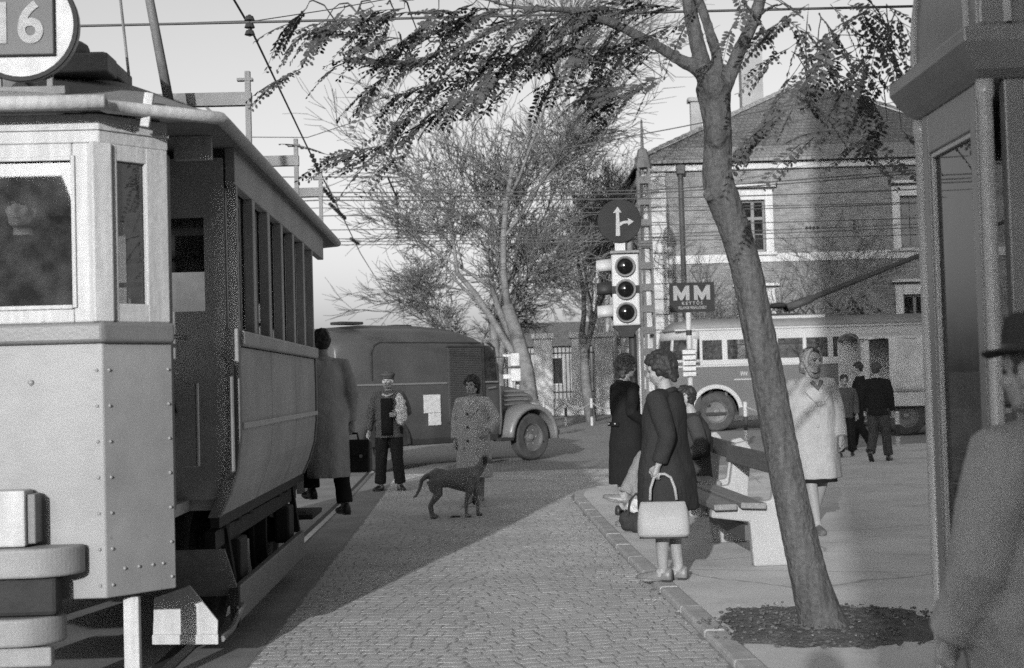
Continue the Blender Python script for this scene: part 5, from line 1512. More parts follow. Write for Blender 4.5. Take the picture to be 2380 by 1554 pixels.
def person(label, loc, rz, H, parts, pose=None, vox=.009, group=None):
    J = dict(DEF); J.update(pose or {})
    S_ = H/1.70
    t = thing('person', label, 'person', loc, rz, group)
    t.scale = (S_,S_,S_)
    V = {k: Vector(v) for k, v in J.items() if hasattr(v,'__len__') and len(v) == 3}
    b = MB()
    pel, che, nec, hed = V['pelvis'], V['chest'], V['neck'], V['head']
    spine = [(pel+Vector((0,0,-.10)),.10,.09),(pel,.165,.115),(pel.lerp(che,.38),.135,.10),(che,.155,.11),(che.lerp(nec,.5),.165,.10),(che.lerp(nec,.85),.10,.075),(nec,.056,.058),(nec.lerp(hed,.45),.050,.054),(nec.lerp(hed,.75),.048,.05)]
    b.loft([[c + Vector((rx*math.cos(2*math.pi*j/16), ry*math.sin(2*math.pi*j/16), 0)) for j in range(16)] for c, rx, ry in spine])
    R = (Euler((0,0,J['hyaw'])).to_matrix() @ Euler((-J['hpitch'],0,0)).to_matrix())
    head_parts(b, hed, R)
    for s, sd in (('R',1),('L',-1)):
        hp, kn, an = V['hip'+s], V['knee'+s], V['ank'+s]
        b.tube([hp+Vector((0,0,.05)), hp, hp.lerp(kn,.5), kn, kn.lerp(an,.28)+Vector((0,-.012,0)), kn.lerp(an,.65), an], [.075,.088,.075,.055,.055,.042,.034], 12)
        foot(b, an, J['toe'+s], J['foot'+s])
        sh, el, wr = V['sh'+s], V['el'+s], V['wr'+s]
        b.tube([sh.lerp(che,.25), sh, sh.lerp(el,.4), el, el.lerp(wr,.3), wr], [.06,.056,.047,.038,.040,.026], 10)
        hand(b, wr, el, sd, J.get('curl'+s,.55), J.get('palm'+s))
    body = b.build('body', parts.get('skin', m_skin), t, remesh=vox, smo=2)
    # face: eyes and brows sit in the sockets
    T = lambda x,y,z: hed + R @ Vector((x,y,z))
    for sx in (-1,1):
        MB().sphere(T(sx*.029,.083,.003), .012,.006,.0065, 8, 6, R).build('eye', m_eye, body, smooth=True)
        MB().tube([T(sx*.012,.091,.020),T(sx*.030,.089,.024),T(sx*.046,.078,.019)],[.003,.004,.002],6).build('eyebrow', parts.get('hairm', m_hair), body)
    MB().tube([T(-.019,.0885,-.0665),T(0,.0975,-.066),T(.019,.0885,-.0665)],[.002,.004,.002],6).build('lips', m_lip, body)
    rnd = random.Random(hash(label) % 1000 if False else len(label)*7+int(loc[0]*10))
    # hair
    hs = parts.get('hair')
    if hs:
        k = MB()
        rr, rb = (.022,.010) if hs == 'curly' else (.012,.006)
        grow_ = 1.10 if hs == 'curly' else 1.03
        low = {'curly':-.075,'short':-.03,'long':-.10}[hs]
        k.sphere(T(0,-.020,.034), .078*(1.02 if hs=='curly' else 1.01),.094*(1.02 if hs=='curly' else 1.01),.090*(1.03), 14, 10, R)
        for i in range(260 if hs == 'curly' else 140):
            u = rnd.uniform(-1,1); a = rnd.uniform(0,6.283); q = math.sqrt(1-u*u)
            x, y, z = .080*grow_*q*math.cos(a), -.012+.100*grow_*q*math.sin(a), .032+.092*grow_*u
            if z < low: continue
            if y > .03 and z < .068 - max(0,(abs(x)-.05))*1.2: continue
            if y > -.01 and z < -.005 and abs(x) < .07: continue
            k.sphere(T(x,y,z), rr*rnd.uniform(.7,1.3), None, None, 6, 5)
        if hs == 'curly':
            for i in range(46):
                a = rnd.uniform(-2.6,-.5); k.sphere(T(.082*math.cos(a), -.02+.085*math.sin(a), rnd.uniform(-.10,.0)), rr*rnd.uniform(.8,1.3), None, None, 6, 5)
        if hs == 'short':
            k.sphere(T(0,-.045,-.02), .068,.055,.055, 10, 8, R)
        k.build('hair', parts.get('hairm', m_hair), body, remesh=.008, smo=0 if hs == 'curly' else 2, disp=(.014,.018) if hs == 'curly' else (.008,.02))
    # garments
    for g in parts.get('garments', []):
        kind = g['kind']; m = g['mat']
        k = MB()
        if kind == 'coat':
            hem = g['hem']; hw = g.get('hw',.24); hd = g.get('hd',.20); tw = g.get('waist',.19); ease = g.get('ease',1.0)
            off = Vector(g.get('hemoff',(0,0,0)))
            hc_ = Vector((pel.x,pel.y,hem)) + off
            sl = [(hc_,hw,hd),(hc_.lerp(pel,.35),hw*.97,hd*.97),(hc_.lerp(pel,.75),hw*.93,hd*.93),(pel+Vector((0,0,.02)),max(.195,hw*.86)*ease,.155*ease),(pel.lerp(che,.45),tw*ease,.14*ease),(che,.185*ease,.145*ease),(che.lerp(nec,.45),.178*ease,.13*ease),(che.lerp(nec,.72),.135*ease,.105*ease),(che.lerp(nec,.95),.078,.082),(nec+Vector((0,0,.01)),.06,.065)]
            rings = []
            nf = g.get('folds',7); fa = g.get('fa',.035); ph = rnd.uniform(0,6)
            for i,(c,rx,ry) in enumerate(sl):
                w = max(0,1-i/4.0)
                rings.append([c + Vector((rx*(1+fa*w*math.sin(nf*t_+ph)+.4*fa*w*math.sin(2.3*nf*t_))*math.cos(t_), ry*(1+fa*w*math.sin(nf*t_+ph))*math.sin(t_), 0)) for t_ in [2*math.pi*j/40 for j in range(40)]])
            k.loft(rings)
            for s in 'RL':
                sh, el, wr = V['sh'+s], V['el'+s], V['wr'+s]
                cu = el.lerp(wr, g.get('cuff',.92)); e = g.get('sl',1.0)
                mid1 = sh.lerp(el,.5)
                k.tube([sh.lerp(che.lerp(nec,.6),.6), sh+Vector((0,0,-.012)), mid1, el.lerp(sh,.12), el, el.lerp(cu,.2), el.lerp(cu,.6), cu], [.075*e,.072*e,.070*e,.062*e,.061*e,.058*e,.054*e,.053*e], 14)
            c_ = k.build(g.get('name','coat'), m, t, remesh=g.get('vox',.011), smo=4, disp=g.get('disp',(.012,.10)))
            if g.get('collar', True):
                q = MB()
                cz = nec.z-.02
                pts = [nec+Vector((.085*math.sin(a),-.078*math.cos(a)+.01,.0 - .05*(1-math.cos(a))*.9)) for a in [rad(-165+330*i/16) for i in range(17)]]
                q.tube(pts,[.012]+[.026]*15+[.012],8); q.build('collar', g.get('collarm',m), c_, remesh=.008, smo=2)
            fy = lambda z: 0
            if g.get('lapel'):
                for sx in (-1,1):
                    q = MB(); top = che.lerp(nec,.86); y0 = .118*ease
                    base_ = che.lerp(pel,.15)
                    q.add([top+Vector((sx*.075,.075*ease,.02)), top+Vector((sx*.135,.085*ease,-.07)), che+Vector((sx*.10,y0+.024,.02)), base_+Vector((sx*.01,y0+.040,-.03)), top+Vector((sx*.03,.092*ease,-.05))],[(0,1,2,3,4)])
                    q.build('lapel', g.get('lapelm',m), c_, solid=.012, bevel=.003)
            nbts = g.get('buttons',0)
            for i in range(nbts):
                z = che.z - .02 - i*(che.z-hem)*.62/max(nbts,1)
                ctr = pel.lerp(che, min(1,max(0,(z-pel.z)/(che.z-pel.z)))) if z > pel.z else hc_.lerp(pel,(z-hem)/(pel.z-hem))
                ry = .15*ease if z > pel.z else .155*ease+(hd*.93-.155)*min(1,(pel.z-z)/.2)
                MB().lathe([(0,0),(.016,.002),(.016,.008),(0,.010)],10,(ctr.x+.03,ctr.y+ry+.006,z),'Y').build('button', g.get('btm', m_shoe), c_)
            if g.get('pockets'):
                for sx in (-1,1):
                    MB().obox((sx*.13, hd*.72, hem+(pel.z-hem)*.72),(.13,.02,.035),rad(8),0,-sx*rad(40)).build('pocket_flap', m, c_, bevel=.005)
        elif kind == 'trousers':
            w = g.get('w',1.0)
            k.loft([[c + Vector((rx*math.cos(2*math.pi*j/16), ry*math.sin(2*math.pi*j/16), 0)) for j in range(16)] for c,rx,ry in ((pel+Vector((0,0,-.12)),.13,.10),(pel,.18,.13),(pel+Vector((0,0,.10)),.16,.12))])
            for s in 'RL':
                hp, kn, an = V['hip'+s], V['knee'+s], V['ank'+s]
                k.tube([hp+Vector((0,0,.03)), hp, hp.lerp(kn,.5), kn.lerp(hp,.1), kn, kn.lerp(an,.15), kn.lerp(an,.55), an+(kn-an).normalized()*.02], [.09*w,.103*w,.092*w,.080*w,.078*w,.075*w,.072*w,.075*w], 14)
            k.build('trousers', m, t, remesh=.011, smo=3, disp=(.015,.07))
        elif kind == 'skirt':
            hem = g['hem']; c0 = Vector((V['kneeR'].x/2+V['kneeL'].x/2, V['kneeR'].y/2+V['kneeL'].y/2, hem))
            rings=[]
            for c,rx,ry in ((c0,g.get('hw',.19),g.get('hd',.15)),(c0.lerp(pel,.5),.19,.145),(pel,.18,.13),(pel+Vector((0,0,.12)),.14,.11)):
                rings.append([c+Vector((rx*math.cos(a)*(1+.02*math.sin(6*a)),ry*math.sin(a),0)) for a in [2*math.pi*j/24 for j in range(24)]])
            k.loft(rings).build('skirt', m, t, smooth=True)
        elif kind == 'stockings':
            for s in 'RL':
                hp, kn, an = V['hip'+s], V['knee'+s], V['ank'+s]
                k.tube([hp.lerp(kn,.6), kn, kn.lerp(an,.28)+Vector((0,-.012,0)), kn.lerp(an,.65), an, an+Vector((0,0,-.03))], [.068,.058,.0585,.046,.037,.036], 12)
            k.build('stockings', m, t, smooth=True)
        elif kind == 'shoes':
            for s in 'RL':
                q = MB(); an = V['ank'+s]; f = Vector((*J['toe'+s],0)).normalized(); p_ = J['foot'+s]
                f3 = f*math.cos(p_)+Vector((0,0,-math.sin(p_))); up = Vector((0,0,1))
                sd_ = f3.cross(up).normalized(); up = sd_.cross(f3).normalized()
                o_ = an - up*.062
                hh = g.get('heel',.018)
                prof_ = [(-.068,.026,.075),(-.055,.036,.085),(-.01,.037,.085),(.04,.038,.068),(.09,.044,.052),(.14,.045,.042),(.185,.034,.032),(.205,.016,.02)]
                if g.get('low'): prof_ = [(a,b*.92,c*.70) for a,b,c in prof_]
                q.loft([[o_ + f3*a + sd_*(w_*math.cos(t_)) + up*((h_*math.sin(t_)) if math.sin(t_)>0 else .012*math.sin(t_)) for t_ in [2*math.pi*i/14 for i in range(14)]] for a,w_,h_ in prof_])
                so = q.build('shoe', m, t, smooth=True)
                q2 = MB()
                if hh > .03: q2.tube([o_-f3*.045+up*.0, o_-f3*.055-up*hh],[.024,.011],8)
                else: q2.obox(o_-f3*.03-up*(.012), (.06,.06,.02),0,0,math.atan2(f.y,f.x))
                q2.build('heel', m_shoe, so)
    return t, J, V, R, hed, S_
def cap_on(parent, hed, R, m, brim=True, flat=True):
    T = lambda x,y,z: hed + R @ Vector((x,y,z))
    k = MB()
    rings=[]
    for z,rx,ry,oy in ((.030,.083,.103,-.014),(.055,.090,.110,-.012),(.075,.104,.124,-.004),(.092,.104,.126,.004),(.112,.082,.10,-.01),(.122,.03,.04,-.02)):
        rings.append([T(rx*math.cos(a), oy+ry*math.sin(a), z-.02*math.sin(a)*.3) for a in [2*math.pi*j/22 for j in range(22)]])
    k.loft(rings); c = k.build('cap', m, parent, smooth=True)
    q = MB(); 
    a_ = [rad(20+140*i/10) for i in range(11)]
    q.sheet([[T(.085*math.cos(t),-.012+.104*math.sin(t),.050) for t in a_],[T(.092*math.cos(t),-.01+.150*math.sin(t)*1.0,.032) for t in a_]]); q.build('peak', m, c, smooth=True, solid=.008)
    return c
def hat_on(parent, hed, R, m):
    T = lambda x,y,z: hed + R @ Vector((x,y,z))
    rings=[]
    for z,rx,ry in ((.040,.135,.160),(.046,.138,.163),(.052,.088,.108),(.10,.086,.106),(.15,.078,.098),(.165,.05,.07),(.158,.02,.03)):
        rings.append([T(rx*math.cos(a), -.01+ry*math.sin(a), z+(.02*abs(math.cos(a)) if z<.05 else 0)) for a in [2*math.pi*j/28 for j in range(28)]])
    h = MB().loft(rings).build('hat', m, parent, smooth=True)
    MB().loft([[T(.0885*math.cos(a),-.01+.1085*math.sin(a),z) for a in [2*math.pi*j/24 for j in range(24)]] for z in (.056,.080)],caps=False).build('hat_band', m_shoe, h, smooth=True, solid=.004)

# 1 -- working man with cap and bundle, facing the camera
c_jack = cloth('work_jacket', .11); c_dark = cloth('dark_sweater', .018); c_trou = cloth('dark_trousers', .022)
p_ = gp(908,1141,0)
t1,J,V,R,hd,s1 = person('man in peaked cap carrying a light bundle in front of the van', p_, rad(176), 1.66,
  dict(hair='short', hairm=m_hair2, garments=[dict(kind='trousers',mat=c_trou,w=1.12),dict(kind='coat',mat=c_jack,hem=.76,hw=.21,hd=.165,waist=.19,name='jacket',lapel=False,collar=True,sl=1.05),dict(kind='shoes',mat=m_shoe)]),
  dict(elL=(-.27,-.06,1.12),wrL=(-.15,.15,1.10),elR=(.27,-.04,1.10),wrR=(.29,.03,.85),kneeR=(.12,.02,.49),ankR=(.15,-.02,.085),kneeL=(-.11,.02,.49),ankL=(-.14,-.02,.085),toeR=(.35,1),toeL=(-.45,1),hyaw=rad(-12)))
MB().loft([[Vector((.085*math.cos(a)+.005,.155+.045*math.sin(a)*(1 if z<1.25 else .6),z)) for a in [2*math.pi*j/16 for j in range(16)]] for z in (.80,.9,1.05,1.2,1.33)]).build('sweater', c_dark, t1, smooth=True)
MB().tube([(-.07,.09,1.39),(0,.125,1.355),(.07,.09,1.39)],.016,8).build('shirt_collar', m_paper, t1, smooth=True)
cap_on(t1, hd, R, cloth('cap',.06))
bd = MB()
o_ = t1.matrix_basis
loc1 = Matrix.Translation(p_) @ Matrix.Rotation(rad(176),4,'Z') @ Matrix.Scale(s1,4)
bun = thing('cloth_bundle','crumpled pale cloth bundle under the capped man\'s arm','bundle', loc1 @ Vector((-.20,.16,1.14)), rad(176))
bd.tube([(.01,0,-.19),(0,.01,-.12),(-.01,0,0),(.0,0,.12),(.02,0,.2),(.03,0,.25)],[.04,.075,.085,.07,.055,.02],12,flat=.7)
for i in range(9):
    bd.sphere((random.gauss(0,.04),random.gauss(0,.03),random.uniform(-.14,.16)), random.uniform(.025,.045), None, random.uniform(.05,.09), 7,5)
bd.build('wrap', m_paper, bun, remesh=.010, smo=2, disp=(.045,.045))

# 2 -- woman in a pale open coat, facing the camera
c_coat2 = cloth('tweed_coat', .38)
p_ = gp(1105,1178,0)
t2,J,V,R,hd,s2 = person('woman in tweed overcoat with hand in pocket standing behind the dog', p_, rad(165), 1.55,
  dict(hair='curly', garments=[dict(kind='coat',mat=c_coat2,hem=.38,hw=.245,hd=.19,waist=.205,lapel=True,buttons=3,sl=1.12,pockets=True,ease=1.05),dict(kind='skirt',mat=c_dark,hem=.42,hw=.17),dict(kind='stockings',mat=mat('stocking_shade',.20,.6,8,.08,.03)),dict(kind='shoes',mat=m_shoe,heel=.06,low=True)]),
  dict(elL=(-.30,-.06,1.12),wrL=(-.22,.10,.98),elR=(.25,-.04,1.10),wrR=(.24,.04,.86),ankR=(.07,.02,.12),ankL=(-.07,-.06,.12),kneeR=(.08,.03,.50),kneeL=(-.075,.01,.50),footR=.30,footL=.30,toeR=(.5,1),toeL=(-.45,1),hyaw=rad(-8)))
MB().tube([(-.06,.10,1.40),(0,.135,1.30),(.06,.10,1.40)],.022,8).build('blouse_collar', m_paper, t2, smooth=True)

# 3 -- woman with the pale handbag, turned to the left, back half towards the camera
c_navy = cloth('dark_wool', .032)
p_ = gp(1556,1350,KZ)
p3 = p_
t3,J,V,R,hd,s3 = person('dark-coated woman with curly hair holding a pale handbag at the kerb', p_, rad(62), 1.585,
  dict(hair='curly', garments=[dict(kind='coat',mat=c_navy,hem=.53,hw=.275,hd=.225,waist=.215,sl=1.12,ease=1.12,folds=5,fa=.045),dict(kind='skirt',mat=c_dark,hem=.44,hw=.20,hd=.16),dict(kind='stockings',mat=m_stock),dict(kind='shoes',mat=m_shoel)]),
  dict(elL=(-.275,-.13,1.09),wrL=(-.29,-.06,.885),elR=(.25,.02,1.10),wrR=(.22,.12,.88),hyaw=rad(12),hpitch=rad(12),curlL=.95,ankR=(.07,-.05,.085),ankL=(-.07,.02,.085)))
wl_ = Matrix.Translation(p_) @ Matrix.Rotation(rad(62),4,'Z') @ Matrix.Scale(s3,4)
hpt = wl_ @ Vector((-.29,-.055,.79))
m_bag = mat('pale_leather', 0.30, 0.55, 4, 0.1, 0.15, 60)
bag = thing('handbag','pale oblong handbag with arched handles hanging from the woman\'s hand','handbag', (hpt.x+.025, hpt.y-.0, hpt.z-.40), rad(-6))
rings=[]
for z,hx_,hy_ in ((0,.165,.07),(.02,.178,.085),(.10,.178,.085),(.18,.168,.06),(.225,.155,.03),(.238,.15,.018)):
    rings.append([(hx_*math.copysign(abs(math.cos(a))**.35,math.cos(a)), hy_*math.copysign(abs(math.sin(a))**.5,math.sin(a)), z) for a in [2*math.pi*j/32 for j in range(32)]])
MB().loft(rings).build('bag_body', m_bag, bag, smooth=True, bevel=.006)
for y in (-.03,.03):
    MB().tube([(-.085,y,.25),(-.08,y*.9,.33),(-.055,y*.5,.40),(-.02,y*.2,.425),(.02,y*.2,.425),(.06,y*.5,.40),(.085,y*.9,.33),(.095,y,.25)],.010,8).build('handle', m_bag, bag, smooth=True)
MB().box(-.165,.165,-.076,.076,-.006,-.001).build('base', m_shoe, bag, bevel=.002)

# 4 -- woman in long black coat, profile to the right
p_ = Vector((1.17,14.9,KZ))
c_black = cloth('black_coat', .018)
t4,J,V,R,hd,s4 = person('woman in long black coat seen from the side at the island tip', p_, rad(-62), 1.66,
  dict(hair='curly', hairm=m_hair2, garments=[dict(kind='coat',mat=c_black,hem=.34,hw=.215,hd=.20,waist=.175,sl=.95,collar=True,folds=4),dict(kind='stockings',mat=m_stock),dict(kind='shoes',mat=m_shoe)]),
  dict(elL=(-.22,.0,1.10),wrL=(-.15,.17,1.0),elR=(.22,-.08,1.10),wrR=(.20,.12,.98)))
MB().obox((-.0,-.165,.98),(.20,.02,.045),rad(-6),0,0).build('half_belt', c_black, t4, bevel=.006)
for x in (-.06,.06): MB().sphere((x,-.185,.985),.012,.008,.012,8,5).build('button', m_chrome, t4)

# 5 -- seated person on the farther bench, one leg crossed
c_beige = cloth('pale_trousers', .21); c_sit = cloth('grey_jacket', .05)
p_ = Vector((1.65,13.75,KZ))
seat_z = .50
t5,J,V,R,hd,s5 = person('seated person in pale trousers with legs crossed behind the standing women', p_, rad(82), 1.70,
  dict(hair='short', garments=[dict(kind='trousers',mat=c_beige),dict(kind='coat',mat=c_sit,hem=.44,hw=.21,hd=.17,waist=.19,name='jacket',sl=1.05),dict(kind='shoes',mat=m_shoel)]),
  dict(pelvis=(0,-.08,.56),chest=(0,-.10,.88),neck=(0,-.06,1.07),head=(0,.0,1.22),hipR=(.09,-.06,.55),hipL=(-.09,-.06,.55),kneeR=(.03,.42,.66),ankR=(-.08,.60,.30),kneeL=(-.07,.42,.50),ankL=(-.05,.50,.09),
       shR=(.18,-.08,1.01),shL=(-.18,-.08,1.01),elR=(.27,-.06,.74),wrR=(.14,.16,.68),elL=(-.27,-.16,.74),wrL=(-.22,.08,.66),footR=-.25,hyaw=rad(10)))
sb = thing('shopping_bag','slumped dark bag stuffed with white cloth at the seated person\'s feet','bag', (1.12,13.25,KZ), rad(20))
k = MB()
for i in range(12): k.sphere((random.uniform(-.10,.10),random.uniform(-.06,.06),random.uniform(.05,.14)),random.uniform(.05,.08),None,None,8,6)
k.build('bag_body', cloth('dark_bag',.04), sb, remesh=.015, smo=1, disp=(.03,.06))
k = MB()
for i in range(9): k.sphere((random.uniform(-.06,.07),random.uniform(-.07,.02),random.uniform(.16,.27)),random.uniform(.035,.06),None,None,8,6)
k.build('white_cloth', m_paper, sb, remesh=.013, smo=1, disp=(.03,.05))
MB().tube([(-.12,-.02,.1),(-.10,-.05,.30),(-.04,-.06,.36),(.03,-.06,.30),(.08,-.05,.14)],.012,6).build('strap', m_shoe, sb)

# 6 -- woman with headscarf walking towards the camera
c_pale = cloth('pale_coat', .33); c_scarf = cloth('headscarf', .26)
p_ = gp(1898,1238,KZ)
t6,J,V,R,hd,s6 = person('woman in headscarf and pale knee-length coat walking behind the tree trunk', p_, rad(-166), 1.645,
  dict(hair='short', hairm=m_hair2, garments=[dict(kind='coat',mat=c_pale,hem=.50,hw=.255,hd=.205,waist=.215,sl=1.1,ease=1.08,lapel=True,buttons=2,btm=m_bag),dict(kind='skirt',mat=c_dark,hem=.47,hw=.20,hd=.16),dict(kind='stockings',mat=m_stock),dict(kind='shoes',mat=mat('shoe_suede',.12,.7))]),
  dict(kneeR=(.09,.10,.50),ankR=(.07,.16,.09),kneeL=(-.09,-.02,.49),ankL=(-.07,-.20,.13),footL=.5,elL=(-.25,.02,1.10),wrL=(-.22,.13,.86),elR=(.25,-.08,1.10),wrR=(.25,-.02,.85),hyaw=rad(14),toeR=(.15,1)))
T = lambda x,y,z: hd + R @ Vector((x,y,z))
k = MB()
k.sphere(T(0,-.032,.034), .088,.104,.098, 18, 12, R); k.sphere(T(0,-.06,-.03), .078,.07,.09, 14, 10, R)
for sx in (-1,1): k.tube([T(sx*.03,.058,.118),T(sx*.068,.045,.085),T(sx*.086,.032,.03),T(sx*.082,.03,-.04),T(sx*.055,.035,-.10)],[.016,.018,.018,.02,.02],8)
k.build('headscarf', c_scarf, t6, remesh=.009, smo=2, disp=(.004,.05))
k = MB()
k.tube([T(-.06,.03,-.10),T(-.03,.045,-.135),T(0,.05,-.145),T(.03,.045,-.135),T(.06,.03,-.10)],[.018,.02,.022,.02,.018],8)
k.sphere(T(0,-.09,-.05),.075,.05,.075,12,8,R); k.tube([T(-.085,-.03,-.04),T(-.06,-.08,-.09),T(.06,-.08,-.09),T(.085,-.03,-.04)],.024,8)
k.build('scarf_knot', c_scarf, t6, remesh=.009, smo=2)
MB().tube([(-.05,.105,1.40),(0,.135,1.33),(.05,.105,1.40)],.02,8).build('neck_scarf', c_jack, t6, smooth=True)

# 7-9 -- three boys
def boy(label, px, py, rz, H, jm, tm, pose, hm=m_hair, collar=False):
    r = person(label, gp(px,py,KZ), rz, H, dict(hair='short', hairm=hm, garments=[dict(kind='trousers',mat=tm,w=1.1),dict(kind='coat',mat=jm,hem=.80,hw=.20,hd=.155,waist=.185,name='jacket',vox=.014),dict(kind='shoes',mat=m_shoe)]), pose, vox=.012)
    if collar: MB().tube([(.07*math.sin(a),-.03-.06*math.cos(a),1.455) for a in [rad(-100+200*i/8) for i in range(9)]],.014,6).build('shirt_collar', m_paper, r[0], smooth=True)
    return r
boy('boy in light jacket looking down, leftmost of the three boys', 1968,1062, rad(168), 1.40, cloth('boy_jacket',.085), c_trou, dict(hpitch=rad(22),kneeR=(.11,.06,.49),ankR=(.12,.10,.085),ankL=(-.12,-.14,.10)))
boy('boy in dark suit in profile, middle of the three boys', 2003,1047, rad(72), 1.62, c_dark, c_dark, dict(kneeR=(.10,.08,.5),ankR=(.10,.16,.085),ankL=(-.10,-.20,.11),footL=.5,hpitch=rad(10)), collar=True)
boy('boy in dark sweater with white collar seen from behind, rightmost of the three boys', 2045,1073, rad(-28), 1.58, c_dark, cloth('boy_trousers',.06), dict(kneeR=(.10,.10,.5),ankR=(.11,.18,.085),kneeL=(-.10,.04,.47),ankL=(-.10,-.22,.16),footL=.7,hyaw=rad(-12)), hm=m_hair2, collar=True)

# 10 -- man boarding the rear platform with a briefcase
c_over = cloth('grey_overcoat', .36)
p_ = Vector((-1.60,12.25,.37))
t10,J,V,R,hd,s10 = person('man in grey overcoat boarding the tram with a briefcase', p_, rad(28), 1.62,
  dict(hair='short', garments=[dict(kind='trousers',mat=c_trou),dict(kind='coat',mat=c_over,hem=.34,hw=.195,hd=.19,waist=.18,sl=1.02,ease=.97),dict(kind='shoes',mat=m_shoe)]),
  dict(elR=(.215,-.06,1.08),wrR=(.215,-.02,.82),chest=(0,.06,1.23),neck=(0,.10,1.41),head=(0,.15,1.56),shR=(.18,.06,1.36),shL=(-.18,.06,1.36),elL=(-.24,.2,1.2),wrL=(-.2,.42,1.3),curlR=1.0,ankR=(.12,-.06,.085),kneeL=(-.1,.22,.62),ankL=(-.1,.2,.22)))
w10 = Matrix.Translation(p_) @ Matrix.Rotation(rad(28),4,'Z') @ Matrix.Scale(s10,4)
h10 = w10 @ Vector((.22,-.01,.735))
m_brief = mat('briefcase_leather', .022, .45, 6, .3, .2, 40)
bc = thing('briefcase','worn black briefcase with flap held by the boarding man','briefcase',(h10.x,h10.y-.02,h10.z-.345),rad(-10))
MB().box(-.17,.17,-.05,.05,0,.28).build('case_body', m_brief, bc, bevel=.02, seg=3)
k = MB().prism([(-.172,.285),(.172,.285),(.165,.14),(-.165,.14)], lambda a,z:(a,-.052,z), lambda a,z:(a,-.064,z)); k.build('flap', m_brief, bc, bevel=.006)
for x in (-.10,.10): MB().box(x-.015,x+.015,-.072,-.065,.10,.20).build('strap', m_brief, bc); 
for x in (-.10,.10): MB().box(x-.012,x+.012,-.078,-.073,.13,.155).build('buckle', m_chrome, bc)
MB().tube([(-.06,0,.28),(-.05,0,.335),(.05,0,.335),(.06,0,.28)],.010,8).build('handle', m_brief, bc)

# 11 -- man in hat close to the camera at the right edge
c_near = cloth('heavy_overcoat', .28)
p_ = Vector((1.275,3.42,KZ))
t11,J,V,R,hd,s11 = person('man in hat and heavy overcoat cut off by the right edge', p_, rad(28), 1.50,
  dict(hair='short', hairm=m_hair2, garments=[dict(kind='coat',mat=c_near,hem=.42,hw=.27,hd=.23,waist=.25,sl=1.35,ease=1.3,pockets=True),dict(kind='trousers',mat=c_trou),dict(kind='shoes',mat=m_shoe)]),
  dict(elL=(-.30,-.03,1.08),wrL=(-.27,.10,.88),elR=(.28,-.03,1.08),wrR=(.27,.1,.88),hyaw=rad(10)))
hat_on(t11, hd, R, cloth('felt_hat',.045))

# 12 -- the photographer, standing right behind the camera; only the shadow shows
c_ph = cloth('photographer_coat', .08)
person('photographer whose head shadow falls on the pavement at the bottom', (-.08,-.42,0), 0, 1.78,
  dict(hair='short', garments=[dict(kind='coat',mat=c_ph,hem=.45,hw=.24,hd=.2,waist=.2,vox=.02),dict(kind='trousers',mat=c_trou),dict(kind='shoes',mat=m_shoe)]),
  dict(elR=(.27,.08,1.12),wrR=(.10,.20,1.35),elL=(-.27,.08,1.12),wrL=(-.10,.20,1.35)), vox=.016)

# 13 -- driver in the tram, passengers behind the bus glass
def tramw(x,y,z): return Matrix.Translation((-2.54,6.75,0)) @ Matrix.Rotation(rad(1.7),4,'Z') @ Vector((x,y,z))
t13,J,V,R,hd,s13 = person('tram driver in dark coat and cap behind the platform windows', tramw(.02,.66,.86), rad(180), 1.70,
  dict(hair='short', garments=[dict(kind='coat',mat=c_dark,hem=.5,hw=.22,hd=.18,waist=.19,vox=.018),dict(kind='trousers',mat=c_trou),dict(kind='shoes',mat=m_shoe)]), dict(elR=(.27,.02,1.12),wrR=(.14,.25,1.08)), vox=.014)
cap_on(t13, hd, R, c_dark)
for i,(px,lab) in enumerate([(1655,'passenger at the front window of the trolleybus'),(1722,'passenger at the second window of the trolleybus'),(1915,'passenger seen behind the woman in the headscarf inside the trolleybus')]):
    b = at(px, 900, BW+.6)
    person(lab, (b.x, BW+.6+.1*i, .66), rad(90 if i else 150), 1.66, dict(hair='short', garments=[dict(kind='trousers',mat=c_trou),dict(kind='coat',mat=[c_jack,c_sit,c_dark][i],hem=.5,hw=.22,hd=.18,name='jacket',vox=.02),dict(kind='shoes',mat=m_shoe)]), dict(pelvis=(0,-.08,.56),chest=(0,-.10,.88),neck=(0,-.08,1.07),head=(0,-.04,1.22),hipR=(.09,-.06,.55),hipL=(-.09,-.06,.55),kneeR=(.10,.36,.52),ankR=(.10,.40,.09),kneeL=(-.10,.36,.52),ankL=(-.10,.40,.09),shR=(.18,-.10,1.01),shL=(-.18,-.10,1.01),elR=(.22,-.06,.74),wrR=(.12,.16,.64),elL=(-.22,-.06,.74),wrL=(-.12,.16,.64)), vox=.018)

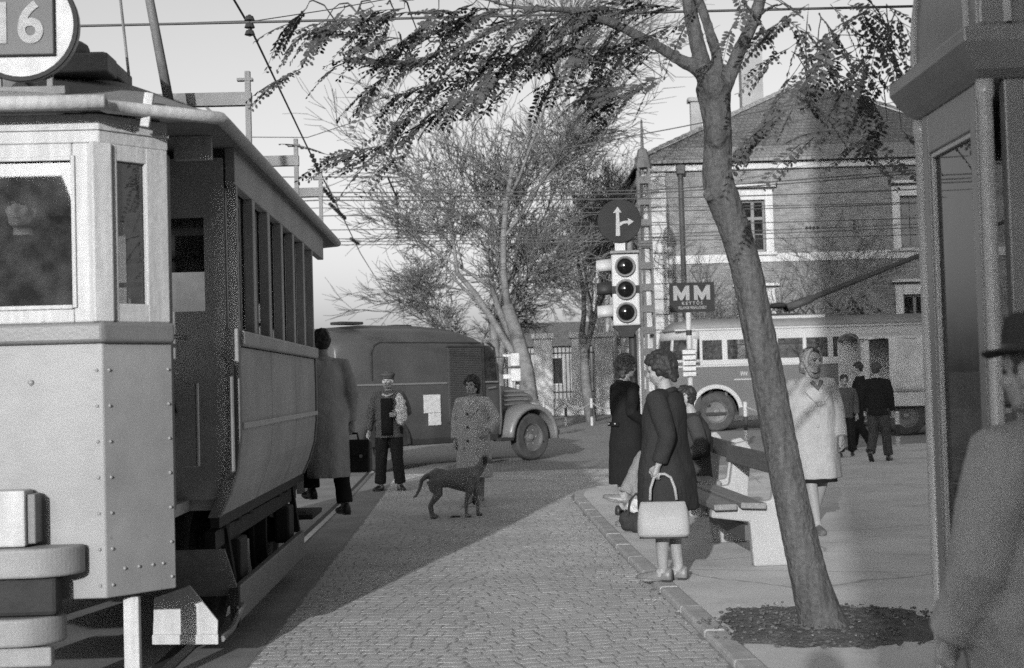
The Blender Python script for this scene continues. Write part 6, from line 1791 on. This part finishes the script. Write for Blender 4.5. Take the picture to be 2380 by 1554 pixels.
# ------------------------------------------------------------------ dog
m_dog = mat('dog_coat', .16, .55, 9, .3, .5, 160, fine=.2)
p_ = gp(1058,1203,0)
dog = thing('dog','slim short-haired brown dog standing in front of the woman','dog', (p_.x,p_.y,0), rad(8))
S_ = .95
b = MB()
sp_ = [((-.27,0,.43),.075,.085),((-.20,0,.44),.095,.112),((-.08,0,.43),.088,.10),((.05,0,.415),.095,.125),((.16,0,.405),.10,.145),((.24,0,.435),.088,.12),((.28,.01,.49),.066,.085)]
b.loft([[Vector(c)+Vector((0,ry_*math.cos(a),rz_*math.sin(a))) for a in [2*math.pi*j/16 for j in range(16)]] for c,ry_,rz_ in sp_])
b.tube([(.20,0,.45),(.28,.01,.52),(.325,.02,.585),(.335,.03,.61)],[.085,.06,.052,.05],12)
b.sphere((.345,.03,.625),.056,.052,.052,12,9); b.tube([(.36,.04,.615),(.41,.075,.60),(.445,.10,.592)],[.040,.032,.024],10)
for y,sx in ((-.055,0),(.055,.03)):
    b.tube([(-.235+sx,y,.42),(-.215+sx,y*1.15,.31),(-.195+sx,y*1.2,.26),(-.265+sx,y*1.1,.165),(-.285+sx,y*1.1,.14),(-.272+sx,y*1.1,.05),(-.262+sx,y*1.1,.02)],[.082,.062,.044,.026,.022,.018,.02],10)
    b.tube([(-.285+sx,y*1.1,.018),(-.24+sx,y*1.1,.018),(-.205+sx,y*1.1,.014)],[.018,.022,.014],8)
for y,sx in ((-.06,-.06),(.06,.08)):
    b.tube([(.185+sx*.3,y,.40),(.20+sx*.6,y*1.05,.29),(.175+sx*.8,y*1.05,.21),(.18+sx,y*1.05,.12),(.178+sx,y*1.05,.04),(.18+sx,y*1.05,.02)],[.058,.042,.028,.022,.019,.02],10)
    b.tube([(.165+sx,y*1.05,.016),(.20+sx,y*1.05,.018),(.235+sx,y*1.05,.013)],[.018,.022,.014],8)
b.tube([(-.24,0,.47),(-.31,0,.46),(-.36,-.01,.42),(-.385,-.015,.33),(-.43,-.02,.25),(-.46,-.02,.235)],[.04,.032,.024,.019,.015,.010],8)
db = b.build('body', m_dog, dog, remesh=.009, smo=3, disp=(.006,.05))
for y in (-.018,.07):
    k = MB(); k.prism([(-.02,.0),(.03,.005),(.032,-.05),(.01,-.085),(-.014,-.06)], lambda a,z:(.335+a,y+(-.012 if y<0.03 else .012),.655+z), lambda a,z:(.335+a,y+(-.022 if y<0.03 else .022),.645+z)); k.build('ear', mat('dog_ear',.03,.7), db, bevel=.004)
MB().sphere((.452,.105,.595),.013,.012,.011,8,6).build('nose', m_eye, db, smooth=True)
MB().lathe([(.052,-.012),(.058,-.012),(.058,.012),(.052,.012),(.052,-.012)],18,(0,0,0),'Z',False).build('dog_collar', m_shoe, db)
db.children[-1].location = (.318,.018,.565); db.children[-1].rotation_euler = (0,rad(35),0)
